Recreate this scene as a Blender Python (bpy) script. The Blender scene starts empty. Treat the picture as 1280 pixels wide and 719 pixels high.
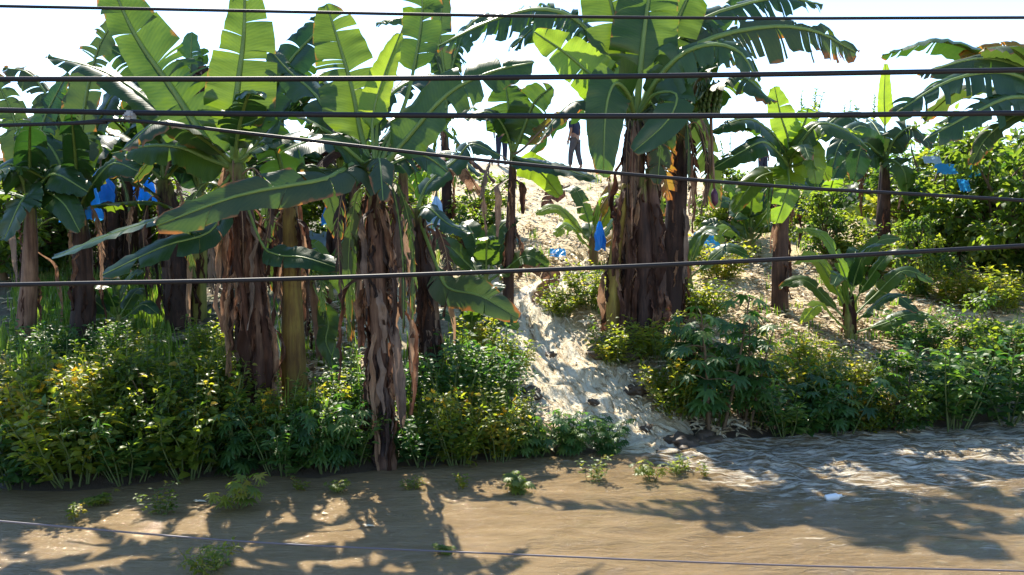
import bpy, math, random
import numpy as np
from mathutils import Vector, Matrix, noise as mnoise
R = math.radians
scene = bpy.context.scene
col = scene.collection
random.seed(7)

# ------------------------------------------------------------------ camera
F = 1000.0
PITCH = math.atan(69.5 / F)
CAM = Vector((0, 0, 2.28))
cd = bpy.data.cameras.new('camera'); cam = bpy.data.objects.new('camera', cd); col.objects.link(cam)
cam.location = CAM; cam.rotation_euler = (R(90) - PITCH, 0, 0)
cd.sensor_width = 36; cd.lens = 36 * F / 1280; cd.clip_end = 2000; cd.clip_start = 0.05
scene.camera = cam
_f = Vector((0, math.cos(PITCH), -math.sin(PITCH))); _u = Vector((0, math.sin(PITCH), math.cos(PITCH)))

def ray(px, py):
    return _f + Vector((1, 0, 0)) * ((px - 640) / F) + _u * (-(py - 359.5) / F)

def P(px, py, D):
    r = ray(px, py)
    return CAM + r * (D / r.y)

# ------------------------------------------------------------------ terrain
SH = [(-200, 622), (0, 612), (120, 608), (250, 600), (400, 592), (480, 584), (640, 574), (760, 566), (830, 556), (960, 546), (1100, 538), (1280, 528), (1480, 520)]
_sx, _sy = [], []
for a, b in SH:
    r = ray(a, b); t = -CAM.z / r.z; p = CAM + r * t
    _sx.append(p.x); _sy.append(p.y)
_sx = np.array(_sx); _sy = np.array(_sy)
def shore(x): return np.interp(x, _sx, _sy)

def g0(x, y):
    s = y - float(shore(x)) + 0.22 * mnoise.noise((x * 0.9, 3.1, 0))
    if y < 3.2: return min(0.8, -0.6 + (3.2 - y) * 0.5)
    if s < 0: return max(-0.6, 0.4 * s)
    if s < 1.5: z = 0.45 * s
    elif y < 25.0: z = 0.67 + 0.232 * (s - 1.5)
    else:
        s25 = 25 - float(shore(x)); z = 0.67 + 0.232 * (s25 - 1.5) + 0.062 * min(y - 25, 30)
    k = min(1, s / 1.5)
    z += k * (0.16 * mnoise.noise((x * 0.45, y * 0.45, 0)) + 0.07 * mnoise.noise((x * 1.3, y * 1.3, 5)) + 0.035 * mnoise.noise((x * 3.3, y * 3.3, 9)))
    return z

def hit(px, py, fn=None):
    fn = fn or g0
    r = ray(px, py); D = 4.0
    while D < 60:
        p = CAM + r * (D / r.y)
        if p.z <= max(fn(p.x, p.y), 0): return p
        D += 0.04
    return CAM + r * (26 / r.y)

STREAM = [(742, 322, 26), (700, 345, 40), (668, 372, 76), (666, 415, 125), (698, 455, 170), (732, 495, 178), (784, 530, 150), (836, 553, 130), (880, 572, 160)]
spath = []
for a, b, w in STREAM:
    p = hit(a, b); spath.append((p.x, p.y, w * p.y / F / 2))
_sp = np.array(spath)
def stream_d(x, y):
    best = 9.0
    for i in range(len(_sp) - 1):
        ax, ay, aw = _sp[i]; bx, by, bw = _sp[i + 1]
        dx, dy = bx - ax, by - ay
        t = max(0, min(1, ((x - ax) * dx + (y - ay) * dy) / (dx * dx + dy * dy)))
        d = math.hypot(x - ax - t * dx, y - ay - t * dy) / (aw + t * (bw - aw))
        best = min(best, d)
    return best
def g(x, y):
    z = g0(x, y)
    if 6 < y < 18 and -2 < x < 4:
        d = stream_d(x, y)
        if d < 1.3: z -= 0.12 * (1 - (d / 1.3) ** 2)
    return z

# ------------------------------------------------------------------ tagging helpers
def tag(o, label=None, cat=None, group=None, kind=None):
    if label: o['label'] = label
    if cat: o['category'] = cat
    if group: o['group'] = group
    if kind: o['kind'] = kind
    return o
def empty(name, loc):
    o = bpy.data.objects.new(name, None); o.empty_display_size = 0.2
    o.location = loc; col.objects.link(o); return o
def link(name, me, parent=None, mat=None):
    o = bpy.data.objects.new(name, me); col.objects.link(o)
    if parent: o.parent = parent
    if mat: me.materials.append(mat)
    return o
def mesh_np(name, verts, faces, uv=None, rnd=None, smooth=True):
    me = bpy.data.meshes.new(name)
    me.from_pydata([tuple(v) for v in verts], [], faces)
    if smooth: me.polygons.foreach_set('use_smooth', [True] * len(me.polygons))
    if uv is not None:
        l = me.uv_layers.new(name='UVMap')
        idx = np.empty(len(me.loops), dtype=np.int32); me.loops.foreach_get('vertex_index', idx)
        l.data.foreach_set('uv', np.asarray(uv, dtype=np.float32)[idx].ravel())
    if rnd is not None:
        at = me.attributes.new('rnd', 'FLOAT', 'POINT'); at.data.foreach_set('value', np.asarray(rnd, dtype=np.float32))
    me.update(); return me

# ------------------------------------------------------------------ materials
def newmat(name):
    m = bpy.data.materials.new(name); m.use_nodes = True
    nt = m.node_tree; nt.nodes.clear()
    return m, nt, nt.nodes, nt.links
def N(nodes, typ, **kw):
    n = nodes.new(typ)
    for k, v in kw.items():
        if k in n.inputs: n.inputs[k].default_value = v
        else: setattr(n, k, v)
    return n
def ramp(nodes, stops):
    n = nodes.new('ShaderNodeValToRGB'); e = n.color_ramp.elements
    while len(e) > 1: e.remove(e[-1])
    e[0].position = stops[0][0]; e[0].color = (*stops[0][1], 1)
    for p, c in stops[1:]:
        x = e.new(p); x.color = (*c, 1)
    return n
def mixc(nodes, links, fac, a, b, mode='MIX'):
    n = nodes.new('ShaderNodeMix'); n.data_type = 'RGBA'; n.blend_type = mode
    if isinstance(fac, (int, float)): n.inputs[0].default_value = fac
    else: links.new(fac, n.inputs[0])
    for s, v in ((6, a), (7, b)):
        if isinstance(v, tuple): n.inputs[s].default_value = (*v, 1)
        else: links.new(v, n.inputs[s])
    return n.outputs[2]
def math_(nodes, links, op, a, b=None, c=None):
    n = nodes.new('ShaderNodeMath'); n.operation = op
    for i, v in enumerate((a, b, c)):
        if v is None: continue
        if isinstance(v, (int, float)): n.inputs[i].default_value = v
        else: links.new(v, n.inputs[i])
    return n.outputs[0]

def banana_leaf_mat(name, ca, cb, ta, tb, brown, transfac=0.45, rough=0.38, spec=0.5):
    """ca..cb reflected colours, ta..tb transmitted colours, brown 0..1 dried margins"""
    m, nt, n, l = newmat(name)
    uv = N(n, 'ShaderNodeUVMap'); sep = n.new('ShaderNodeSeparateXYZ'); l.new(uv.outputs[0], sep.inputs[0])
    tc = N(n, 'ShaderNodeTexCoord')
    nz = N(n, 'ShaderNodeTexNoise', Scale=1.6, Detail=6.0, Roughness=0.6); l.new(tc.outputs['Object'], nz.inputs['Vector'])
    oi = N(n, 'ShaderNodeObjectInfo')
    # lateral veins
    ph = math_(n, l, 'ADD', math_(n, l, 'MULTIPLY', sep.outputs[1], 420.0), math_(n, l, 'MULTIPLY', sep.outputs[0], -16.0))
    sn = math_(n, l, 'SINE', math_(n, l, 'ADD', ph, math_(n, l, 'MULTIPLY', nz.outputs[0], 9.0)))
    nz2 = N(n, 'ShaderNodeTexNoise', Scale=1.0, Detail=3.0)
    mp = N(n, 'ShaderNodeMapping'); mp.inputs['Scale'].default_value = (1.2, 46, 1); l.new(uv.outputs[0], mp.inputs[0]); l.new(mp.outputs[0], nz2.inputs['Vector'])
    v = math_(n, l, 'ADD', math_(n, l, 'MULTIPLY', sn, 0.09), math_(n, l, 'MULTIPLY', math_(n, l, 'SUBTRACT', nz2.outputs[0], 0.5), 0.9))
    fac = math_(n, l, 'ADD', math_(n, l, 'ADD', math_(n, l, 'MULTIPLY', nz.outputs[0], 0.9), math_(n, l, 'MULTIPLY', v, 0.55)), math_(n, l, 'MULTIPLY', math_(n, l, 'SUBTRACT', oi.outputs['Random'], 0.6), 0.5))
    c1 = mixc(n, l, fac, ca, cb); c2 = mixc(n, l, fac, ta, tb)
    # dried margin
    nz3 = N(n, 'ShaderNodeTexNoise', Scale=5.0, Detail=5.0); l.new(tc.outputs['Object'], nz3.inputs['Vector'])
    e = math_(n, l, 'ADD', math_(n, l, 'MULTIPLY', math_(n, l, 'POWER', sep.outputs[0], 3.0), 0.45), math_(n, l, 'MULTIPLY', math_(n, l, 'POWER', sep.outputs[1], 6.0), 0.35))
    e = math_(n, l, 'ADD', e, math_(n, l, 'MULTIPLY', math_(n, l, 'SUBTRACT', nz3.outputs[0], 0.5), 1.3))
    e = math_(n, l, 'SUBTRACT', e, 0.75 - 0.75 * brown)
    mr = N(n, 'ShaderNodeMapRange'); mr.inputs[1].default_value = 0.0; mr.inputs[2].default_value = 0.18; l.new(e, mr.inputs[0])
    c1 = mixc(n, l, mr.outputs[0], c1, (0.20, 0.085, 0.03)); c2 = mixc(n, l, mr.outputs[0], c2, (0.50, 0.18, 0.03))
    pr = N(n, 'ShaderNodeBsdfPrincipled', Roughness=rough); pr.inputs['Specular IOR Level'].default_value = spec
    l.new(c1, pr.inputs['Base Color'])
    bp = N(n, 'ShaderNodeBump', Strength=0.35, Distance=0.006); l.new(v, bp.inputs['Height']); l.new(bp.outputs[0], pr.inputs['Normal'])
    tr = N(n, 'ShaderNodeBsdfTranslucent'); l.new(c2, tr.inputs[0]); l.new(bp.outputs[0], tr.inputs['Normal'])
    mx = N(n, 'ShaderNodeMixShader', Fac=transfac); l.new(pr.outputs[0], mx.inputs[1]); l.new(tr.outputs[0], mx.inputs[2])
    o = N(n, 'ShaderNodeOutputMaterial'); l.new(mx.outputs[0], o.inputs[0])
    return m

M = {}
M['green'] = banana_leaf_mat('banana_leaf_green', (0.014, 0.046, 0.015), (0.045, 0.100, 0.020), (0.022, 0.085, 0.010), (0.21, 0.31, 0.014), 0.28)
M['dark'] = banana_leaf_mat('banana_leaf_dark', (0.016, 0.044, 0.014), (0.040, 0.082, 0.018), (0.018, 0.075, 0.012), (0.09, 0.20, 0.018), 0.18, 0.3, 0.34)
M['young'] = banana_leaf_mat('banana_leaf_young', (0.05, 0.12, 0.012), (0.11, 0.20, 0.02), (0.22, 0.40, 0.02), (0.50, 0.62, 0.03), 0.06, 0.48)
M['old'] = banana_leaf_mat('banana_leaf_old', (0.020, 0.045, 0.020), (0.065, 0.085, 0.025), (0.03, 0.09, 0.015), (0.14, 0.20, 0.025), 0.42, 0.35, 0.58)
M['yellowing'] = banana_leaf_mat('banana_leaf_yellowing', (0.09, 0.08, 0.02), (0.19, 0.11, 0.02), (0.30, 0.25, 0.02), (0.50, 0.26, 0.03), 0.75, 0.42, 0.6)

def dry_mat(name, a, b, c, trans=0.25):
    m, nt, n, l = newmat(name)
    tc = N(n, 'ShaderNodeTexCoord'); mp = N(n, 'ShaderNodeMapping'); mp.inputs['Scale'].default_value = (26, 26, 2.4); l.new(tc.outputs['Object'], mp.inputs[0])
    nz = N(n, 'ShaderNodeTexNoise', Scale=1.0, Detail=7.0, Roughness=0.65); l.new(mp.outputs[0], nz.inputs['Vector'])
    nb = N(n, 'ShaderNodeTexNoise', Scale=3.0, Detail=4.0); l.new(tc.outputs['Object'], nb.inputs['Vector'])
    oi = N(n, 'ShaderNodeObjectInfo')
    fac = math_(n, l, 'ADD', math_(n, l, 'MULTIPLY', nz.outputs[0], 0.9), math_(n, l, 'MULTIPLY', math_(n, l, 'SUBTRACT', nb.outputs[0], 0.5), 0.8))
    fac = math_(n, l, 'ADD', fac, math_(n, l, 'MULTIPLY', math_(n, l, 'SUBTRACT', oi.outputs['Random'], 0.5), 0.5 if 'stem' in name else 0.8))
    rp = ramp(n, [(0.22, a), (0.5, b), (0.82, c)]); l.new(fac, rp.inputs[0])
    pr = N(n, 'ShaderNodeBsdfPrincipled', Roughness=0.7); pr.inputs['Specular IOR Level'].default_value = 0.3
    if name == 'dry_pseudostem':   # living green sheaths towards the top of the stem
        sz = n.new('ShaderNodeSeparateXYZ'); l.new(tc.outputs['Generated'], sz.inputs[0])
        gm = N(n, 'ShaderNodeMapRange'); gm.inputs[1].default_value = .86; gm.inputs[2].default_value = 1.02
        l.new(math_(n, l, 'ADD', sz.outputs[2], math_(n, l, 'MULTIPLY', math_(n, l, 'SUBTRACT', nz.outputs[0], .5), .5)), gm.inputs[0])
        l.new(mixc(n, l, gm.outputs[0], rp.outputs[0], (.13, .15, .035)), pr.inputs['Base Color'])
    else: l.new(rp.outputs[0], pr.inputs['Base Color'])
    bp = N(n, 'ShaderNodeBump', Strength=0.7, Distance=0.02); l.new(nz.outputs[0], bp.inputs['Height']); l.new(bp.outputs[0], pr.inputs['Normal'])
    tr = N(n, 'ShaderNodeBsdfTranslucent'); l.new(rp.outputs[0], tr.inputs[0])
    mx = N(n, 'ShaderNodeMixShader', Fac=trans); l.new(pr.outputs[0], mx.inputs[1]); l.new(tr.outputs[0], mx.inputs[2])
    o = N(n, 'ShaderNodeOutputMaterial'); l.new(mx.outputs[0], o.inputs[0])
    return m
M['dry'] = dry_mat('dry_banana_leaf', (0.045, 0.019, 0.012), (0.135, 0.060, 0.036), (0.38, 0.23, 0.14), 0.3)
M['dry_grey'] = dry_mat('weathered_banana_leaf', (0.03, 0.018, 0.016), (0.085, 0.055, 0.045), (0.24, 0.17, 0.13), 0.2)
M['trunk_dry'] = dry_mat('dry_pseudostem', (0.024, 0.012, 0.010), (0.085, 0.043, 0.030), (0.24, 0.145, 0.095), 0.0)
M['trunk_green'] = dry_mat('green_pseudostem', (0.10, 0.065, 0.03), (0.16, 0.17, 0.04), (0.27, 0.26, 0.07), 0.0)
M['trunk_yellow'] = dry_mat('yellow_pseudostem', (0.06, 0.03, 0.014), (0.15, 0.095, 0.025), (0.27, 0.21, 0.045), 0.0)
M['wood'] = dry_mat('grey_wood', (0.10, 0.075, 0.05), (0.26, 0.21, 0.15), (0.42, 0.36, 0.27), 0.0)

def plain(name, c, rough=0.6, spec=0.4, var=0.25, scale=8, trans=None, bump=0.0):
    m, nt, n, l = newmat(name)
    tc = N(n, 'ShaderNodeTexCoord'); nz = N(n, 'ShaderNodeTexNoise', Scale=float(scale), Detail=5.0); l.new(tc.outputs['Object'], nz.inputs['Vector'])
    d = tuple(x * (1 - var) for x in c); b = tuple(min(1, x * (1 + var)) for x in c)
    cc = mixc(n, l, nz.outputs[0], d, b)
    pr = N(n, 'ShaderNodeBsdfPrincipled', Roughness=rough); pr.inputs['Specular IOR Level'].default_value = spec
    l.new(cc, pr.inputs['Base Color'])
    if bump:
        bp = N(n, 'ShaderNodeBump', Strength=bump, Distance=0.02); l.new(nz.outputs[0], bp.inputs['Height']); l.new(bp.outputs[0], pr.inputs['Normal'])
    o = N(n, 'ShaderNodeOutputMaterial')
    if trans:
        tr = N(n, 'ShaderNodeBsdfTranslucent'); tr.inputs[0].default_value = (*trans[0], 1)
        mx = N(n, 'ShaderNodeMixShader', Fac=trans[1]); l.new(pr.outputs[0], mx.inputs[1]); l.new(tr.outputs[0], mx.inputs[2]); l.new(mx.outputs[0], o.inputs[0])
    else: l.new(pr.outputs[0], o.inputs[0])
    return m
M['rib'] = plain('leaf_midrib', (0.16, 0.24, 0.06), 0.45, trans=((0.3, 0.4, 0.06), 0.25))
M['rib_dry'] = plain('dry_midrib', (0.20, 0.13, 0.08), 0.7)
M['blue'] = plain('blue_plastic_film', (0.03, 0.27, 0.78), 0.3, 0.5, 0.3, 5, ((0.05, 0.45, 0.95), 0.5))
M['paleblue'] = plain('pale_blue_plastic_film', (0.35, 0.52, 0.75), 0.3, 0.5, 0.25, 5, ((0.45, 0.65, 0.9), 0.45))
M['cable'] = plain('black_cable_sheath', (0.006, 0.006, 0.010), 0.6, 0.3, 0.3, 30)
M['steel'] = plain('grey_galvanised_steel', (0.22, 0.22, 0.23), 0.4, 0.6, 0.2, 20)
M['wire'] = plain('bare_grey_wire', (0.13, 0.11, 0.12), 0.5, 0.5, 0.2, 20)
M['fruit'] = plain('green_bananas', (0.045, 0.085, 0.025), 0.45, 0.4, 0.4, 10)
M['bud'] = plain('purple_banana_flower', (0.07, 0.02, 0.05), 0.5, 0.4, 0.4, 8)
M['skin'] = plain('brown_skin', (0.20, 0.10, 0.06), 0.5, 0.4, 0.08, 8)
M['hair'] = plain('black_hair', (0.012, 0.010, 0.010), 0.5)
M['eye'] = plain('eye', (0.05, 0.04, 0.04), 0.3)
M['navy'] = plain('navy_cloth', (0.018, 0.022, 0.045), 0.85, 0.2, 0.3, 10)
M['greycloth'] = plain('grey_cloth', (0.05, 0.05, 0.062), 0.85, 0.2, 0.3, 10)
M['maroon'] = plain('maroon_cloth', (0.09, 0.03, 0.04), 0.85, 0.2, 0.3, 10)
M['palecap'] = plain('grey_felt', (0.30, 0.29, 0.30), 0.85, 0.2, 0.2, 10)
M['sandal'] = plain('worn_sandal_rubber', (0.25, 0.13, 0.11), 0.7)
M['clod'] = plain('wet_dark_earth', (0.07, 0.048, 0.03), 0.6, 0.4, 0.6, 6, None, 0.8)
M['white'] = plain('white_plastic', (0.75, 0.75, 0.72), 0.35, 0.5, 0.08, 8)
M['petal'] = plain('yellow_petal', (0.72, 0.42, 0.015), 0.6, 0.3, 0.15, 6, ((0.8, 0.5, 0.02), 0.3))
M['stemgreen'] = plain('green_stem', (0.10, 0.13, 0.04), 0.6)
M['stembrown'] = plain('brown_stem', (0.11, 0.075, 0.045), 0.8, 0.2, 0.4, 12)

def foliage_mat(name, stops, tstops, tf=0.4, rough=0.45, spec=0.45):
    m, nt, n, l = newmat(name)
    at = N(n, 'ShaderNodeAttribute', attribute_name='rnd')
    oi = N(n, 'ShaderNodeObjectInfo')
    f = math_(n, l, 'ADD', at.outputs['Fac'], math_(n, l, 'MULTIPLY', math_(n, l, 'SUBTRACT', oi.outputs['Random'], 0.5), 0.3))
    a = ramp(n, stops); b = ramp(n, tstops); l.new(f, a.inputs[0]); l.new(f, b.inputs[0])
    pr = N(n, 'ShaderNodeBsdfPrincipled', Roughness=rough); pr.inputs['Specular IOR Level'].default_value = spec; l.new(a.outputs[0], pr.inputs['Base Color'])
    tr = N(n, 'ShaderNodeBsdfTranslucent'); l.new(b.outputs[0], tr.inputs[0])
    mx = N(n, 'ShaderNodeMixShader', Fac=tf); l.new(pr.outputs[0], mx.inputs[1]); l.new(tr.outputs[0], mx.inputs[2])
    o = N(n, 'ShaderNodeOutputMaterial'); l.new(mx.outputs[0], o.inputs[0])
    return m
M['weed'] = foliage_mat('weed_leaves', [(0.0, (0.045, 0.085, 0.014)), (0.5, (0.11, 0.155, 0.022)), (0.9, (0.19, 0.19, 0.028)), (1.0, (0.24, 0.17, 0.03))],
                        [(0.0, (0.14, 0.28, 0.02)), (0.6, (0.50, 0.56, 0.03)), (1.0, (0.75, 0.55, 0.04))], 0.5)
M['dkweed'] = foliage_mat('dark_weed_leaves', [(0.0, (0.022, 0.06, 0.02)), (0.5, (0.05, 0.115, 0.026)), (1.0, (0.14, 0.18, 0.035))],
                        [(0.0, (0.03, 0.13, 0.02)), (0.6, (0.14, 0.32, 0.03)), (1.0, (0.42, 0.52, 0.04))], 0.45)
M['bush'] = foliage_mat('bush_leaves', [(0.0, (0.02, 0.05, 0.012)), (0.6, (0.05, 0.10, 0.018)), (1.0, (0.12, 0.16, 0.025))],
                        [(0.0, (0.08, 0.2, 0.02)), (0.6, (0.34, 0.46, 0.03)), (1.0, (0.6, 0.6, 0.04))], 0.5)
M['grass'] = foliage_mat('grass_blades', [(0.0, (0.035, 0.08, 0.012)), (0.6, (0.09, 0.16, 0.02)), (1.0, (0.20, 0.20, 0.05))],
                        [(0.0, (0.12, 0.3, 0.02)), (0.6, (0.3, 0.5, 0.03)), (1.0, (0.5, 0.5, 0.08))])
M['straw'] = foliage_mat('straw_litter', [(0.0, (0.16, 0.10, 0.055)), (0.5, (0.48, 0.36, 0.20)), (1.0, (0.74, 0.64, 0.45))],
                        [(0.0, (0.2, 0.12, 0.06)), (1.0, (0.6, 0.45, 0.25))], 0.2, 0.6, 0.3)

# ------------------------------------------------------------------ ground, river, stream
def build_ground():
    def cc(*a): return np.unique(np.concatenate(a).round(4))
    xs = cc(np.linspace(-420, -40, 18), np.linspace(-40, -16, 30), np.arange(-16, 17, 0.15), np.linspace(17, 40, 30), np.linspace(40, 420, 18))
    ys = cc(np.linspace(-300, -10, 12), np.linspace(-10, 6, 20), np.arange(6, 14, 0.1), np.arange(14, 27, 0.16), np.linspace(27, 60, 40), np.linspace(60, 500, 18))
    nx, ny = len(xs), len(ys)
    v = []; st = []
    for y in ys:
        for x in xs:
            z = g(float(x), float(y)); v.append((x, y, z))
            # straw share
            e = 0.88 + 0.45 * mnoise.noise((x * 0.5, y * 0.5, 20)) + 0.35 * mnoise.noise((x * 1.7, y * 1.7, 31))
            if x < -2.2: e -= 0.75 * min(1, (-2.2 - x) / 1.5)
            if 6 < y < 18 and -2 < x < 4: e += 0.6 * max(0, 1.6 - stream_d(x, y))
            st.append(max(0, min(1, e)))
    f = [(j * nx + i, j * nx + i + 1, (j + 1) * nx + i + 1, (j + 1) * nx + i) for j in range(ny - 1) for i in range(nx - 1)]
    me = mesh_np('ground', v, f, rnd=st)
    m, nt, n, l = newmat('bank_earth_and_straw')
    at = N(n, 'ShaderNodeAttribute', attribute_name='rnd'); tc = N(n, 'ShaderNodeTexCoord')
    n1 = N(n, 'ShaderNodeTexNoise', Scale=4.0, Detail=8.0, Roughness=0.65); l.new(tc.outputs['Object'], n1.inputs['Vector'])
    n2 = N(n, 'ShaderNodeTexNoise', Scale=28.0, Detail=5.0, Roughness=0.7, Distortion=1.5); l.new(tc.outputs['Object'], n2.inputs['Vector'])
    soil = ramp(n, [(0.3, (0.05, 0.035, 0.02)), (0.5, (0.11, 0.085, 0.045)), (0.62, (0.06, 0.09, 0.025)), (0.8, (0.12, 0.14, 0.03))]); l.new(n1.outputs[0], soil.inputs[0])
    straw = ramp(n, [(0.28, (0.11, 0.07, 0.035)), (0.40, (0.40, 0.29, 0.14)), (0.52, (0.66, 0.53, 0.31)), (0.72, (0.82, 0.73, 0.50))]); l.new(n2.outputs[0], straw.inputs[0])
    fac = math_(n, l, 'ADD', math_(n, l, 'MULTIPLY', math_(n, l, 'SUBTRACT', at.outputs['Fac'], 0.4), 2.5), math_(n, l, 'MULTIPLY', math_(n, l, 'SUBTRACT', n1.outputs[0], 0.5), 2.0))
    fc = N(n, 'ShaderNodeClamp'); l.new(fac, fc.inputs[0])
    c = mixc(n, l, fc.outputs[0], soil.outputs[0], straw.outputs[0])
    sz = n.new('ShaderNodeSeparateXYZ'); l.new(tc.outputs['Object'], sz.inputs[0])
    wm = N(n, 'ShaderNodeMapRange'); wm.inputs[1].default_value = .26; wm.inputs[2].default_value = .12; l.new(math_(n, l, 'ADD', sz.outputs[2], math_(n, l, 'MULTIPLY', math_(n, l, 'SUBTRACT', n1.outputs[0], .5), .25)), wm.inputs[0])
    c = mixc(n, l, wm.outputs[0], c, (0.055, 0.036, 0.02))   # mud wetted by the flood along the waterline
    pr = N(n, 'ShaderNodeBsdfPrincipled'); l.new(c, pr.inputs['Base Color']); l.new(math_(n, l, 'SUBTRACT', .85, math_(n, l, 'MULTIPLY', wm.outputs[0], .5)), pr.inputs['Roughness'])
    bp = N(n, 'ShaderNodeBump', Strength=0.8, Distance=0.05); l.new(n2.outputs[0], bp.inputs['Height']); l.new(bp.outputs[0], pr.inputs['Normal'])
    o = N(n, 'ShaderNodeOutputMaterial'); l.new(pr.outputs[0], o.inputs[0])
    tag(link('ground', me, None, m), kind='structure')
build_ground()

def build_river():
    xs = np.unique(np.concatenate([np.linspace(-420, -14, 16), np.arange(-14, 16, 0.075), np.linspace(16, 420, 16)]).round(4))
    ys = np.unique(np.concatenate([np.linspace(2.0, 4.5, 8), np.arange(4.5, 11.5, 0.06), np.linspace(11.5, 13, 4)]).round(4))
    nx, ny = len(xs), len(ys); v = []; fo = []
    mx_, my_ = spath[-1][0], spath[-1][1]
    for y in ys:
        for x in xs:
            sh = float(shore(x)); s = sh - y
            rap = max(0, min(1, (x - mx_ + 0.4) / 1.0)) * max(0, min(1, 1.9 - s * 0.75))
            mouth = math.exp(-((x - mx_) ** 2 + ((y - my_) * 1.3) ** 2) / 0.30)
            calm = max(0, min(1, (x + 2.5) / 4.0)); a = 0.007 + 0.024 * calm + 0.035 * rap + 0.06 * mouth
            # waves run with the current, slightly oblique to the bank
            z = a * (mnoise.noise((x * 1.6, y * 4.2, 0)) + 0.6 * mnoise.noise((x * 4, y * 9, 3)) + 0.35 * mnoise.noise((x * 9, y * 17, 7)))
            v.append((x, y, z))
            fo.append(max(0, min(1, 0.95 * rap + 1.1 * mouth + 0.36 * max(0, min(1, (x + 1.5) / 3)))))
    f = [(j * nx + i, j * nx + i + 1, (j + 1) * nx + i + 1, (j + 1) * nx + i) for j in range(ny - 1) for i in range(nx - 1)]
    me = mesh_np('river', v, f, rnd=fo)
    m, nt, n, l = newmat('muddy_river_water')
    at = N(n, 'ShaderNodeAttribute', attribute_name='rnd'); tc = N(n, 'ShaderNodeTexCoord')
    mp = N(n, 'ShaderNodeMapping'); mp.inputs['Scale'].default_value = (1.8, 4.6, 1); mp.inputs['Rotation'].default_value = (0, 0, R(-6)); l.new(tc.outputs['Object'], mp.inputs[0])
    n1 = N(n, 'ShaderNodeTexNoise', Scale=1.0, Detail=6.0, Roughness=0.6, Distortion=0.6); l.new(mp.outputs[0], n1.inputs['Vector'])
    mp2 = N(n, 'ShaderNodeMapping'); mp2.inputs['Scale'].default_value = (0.85, 4.4, 1); mp2.inputs['Rotation'].default_value = (0, 0, R(-5)); l.new(tc.outputs['Object'], mp2.inputs[0])
    n2 = N(n, 'ShaderNodeTexNoise', Scale=5.0, Detail=7.0, Roughness=0.65, Distortion=0.8); l.new(mp2.outputs[0], n2.inputs['Vector'])
    mud = ramp(n, [(0.3, (0.180, 0.124, 0.064)), (0.7, (0.245, 0.175, 0.096))]); l.new(n1.outputs[0], mud.inputs[0])
    ff = math_(n, l, 'ADD', math_(n, l, 'MULTIPLY', at.outputs['Fac'], 0.30), math_(n, l, 'SUBTRACT', n2.outputs[0], 0.735))
    mr = N(n, 'ShaderNodeMapRange'); mr.inputs[1].default_value = 0.0; mr.inputs[2].default_value = 0.16; l.new(ff, mr.inputs[0])
    c = mixc(n, l, mr.outputs[0], mud.outputs[0], (0.74, 0.66, 0.52))
    pr = N(n, 'ShaderNodeBsdfPrincipled', IOR=1.33); l.new(c, pr.inputs['Base Color'])
    pr.inputs['Subsurface Weight'].default_value = 0.45; pr.inputs['Subsurface Radius'].default_value = (1.0, .8, .5); pr.inputs['Subsurface Scale'].default_value = .10   # light spreads in the silt
    rr = math_(n, l, 'ADD', math_(n, l, 'MULTIPLY', mr.outputs[0], 0.45), 0.04); l.new(rr, pr.inputs['Roughness'])
    h = math_(n, l, 'ADD', n1.outputs[0], math_(n, l, 'MULTIPLY', n2.outputs[0], 0.9))
    bs = math_(n, l, 'ADD', math_(n, l, 'MULTIPLY', at.outputs['Fac'], 1.2), 0.36)
    bp = N(n, 'ShaderNodeBump', Distance=0.11); l.new(bs, bp.inputs['Strength']); l.new(h, bp.inputs['Height']); l.new(bp.outputs[0], pr.inputs['Normal'])
    o = N(n, 'ShaderNodeOutputMaterial'); l.new(pr.outputs[0], o.inputs[0])
    tag(link('river', me, None, m), kind='structure')
build_river()

def catmull(pts, t):
    n = len(pts) - 1; x = min(max(t, 0), 0.99999) * n; i = int(x); u = x - i
    p0 = pts[i - 1] if i > 0 else pts[0] * 2 - pts[1]
    p1 = pts[i]; p2 = pts[i + 1]; p3 = pts[i + 2] if i + 2 <= n else pts[n] * 2 - pts[n - 1]
    return 0.5 * ((2 * p1) + (p2 - p0) * u + (2 * p0 - 5 * p1 + 4 * p2 - p3) * u * u + (3 * p1 - p0 - 3 * p2 + p3) * u ** 3)

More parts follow.
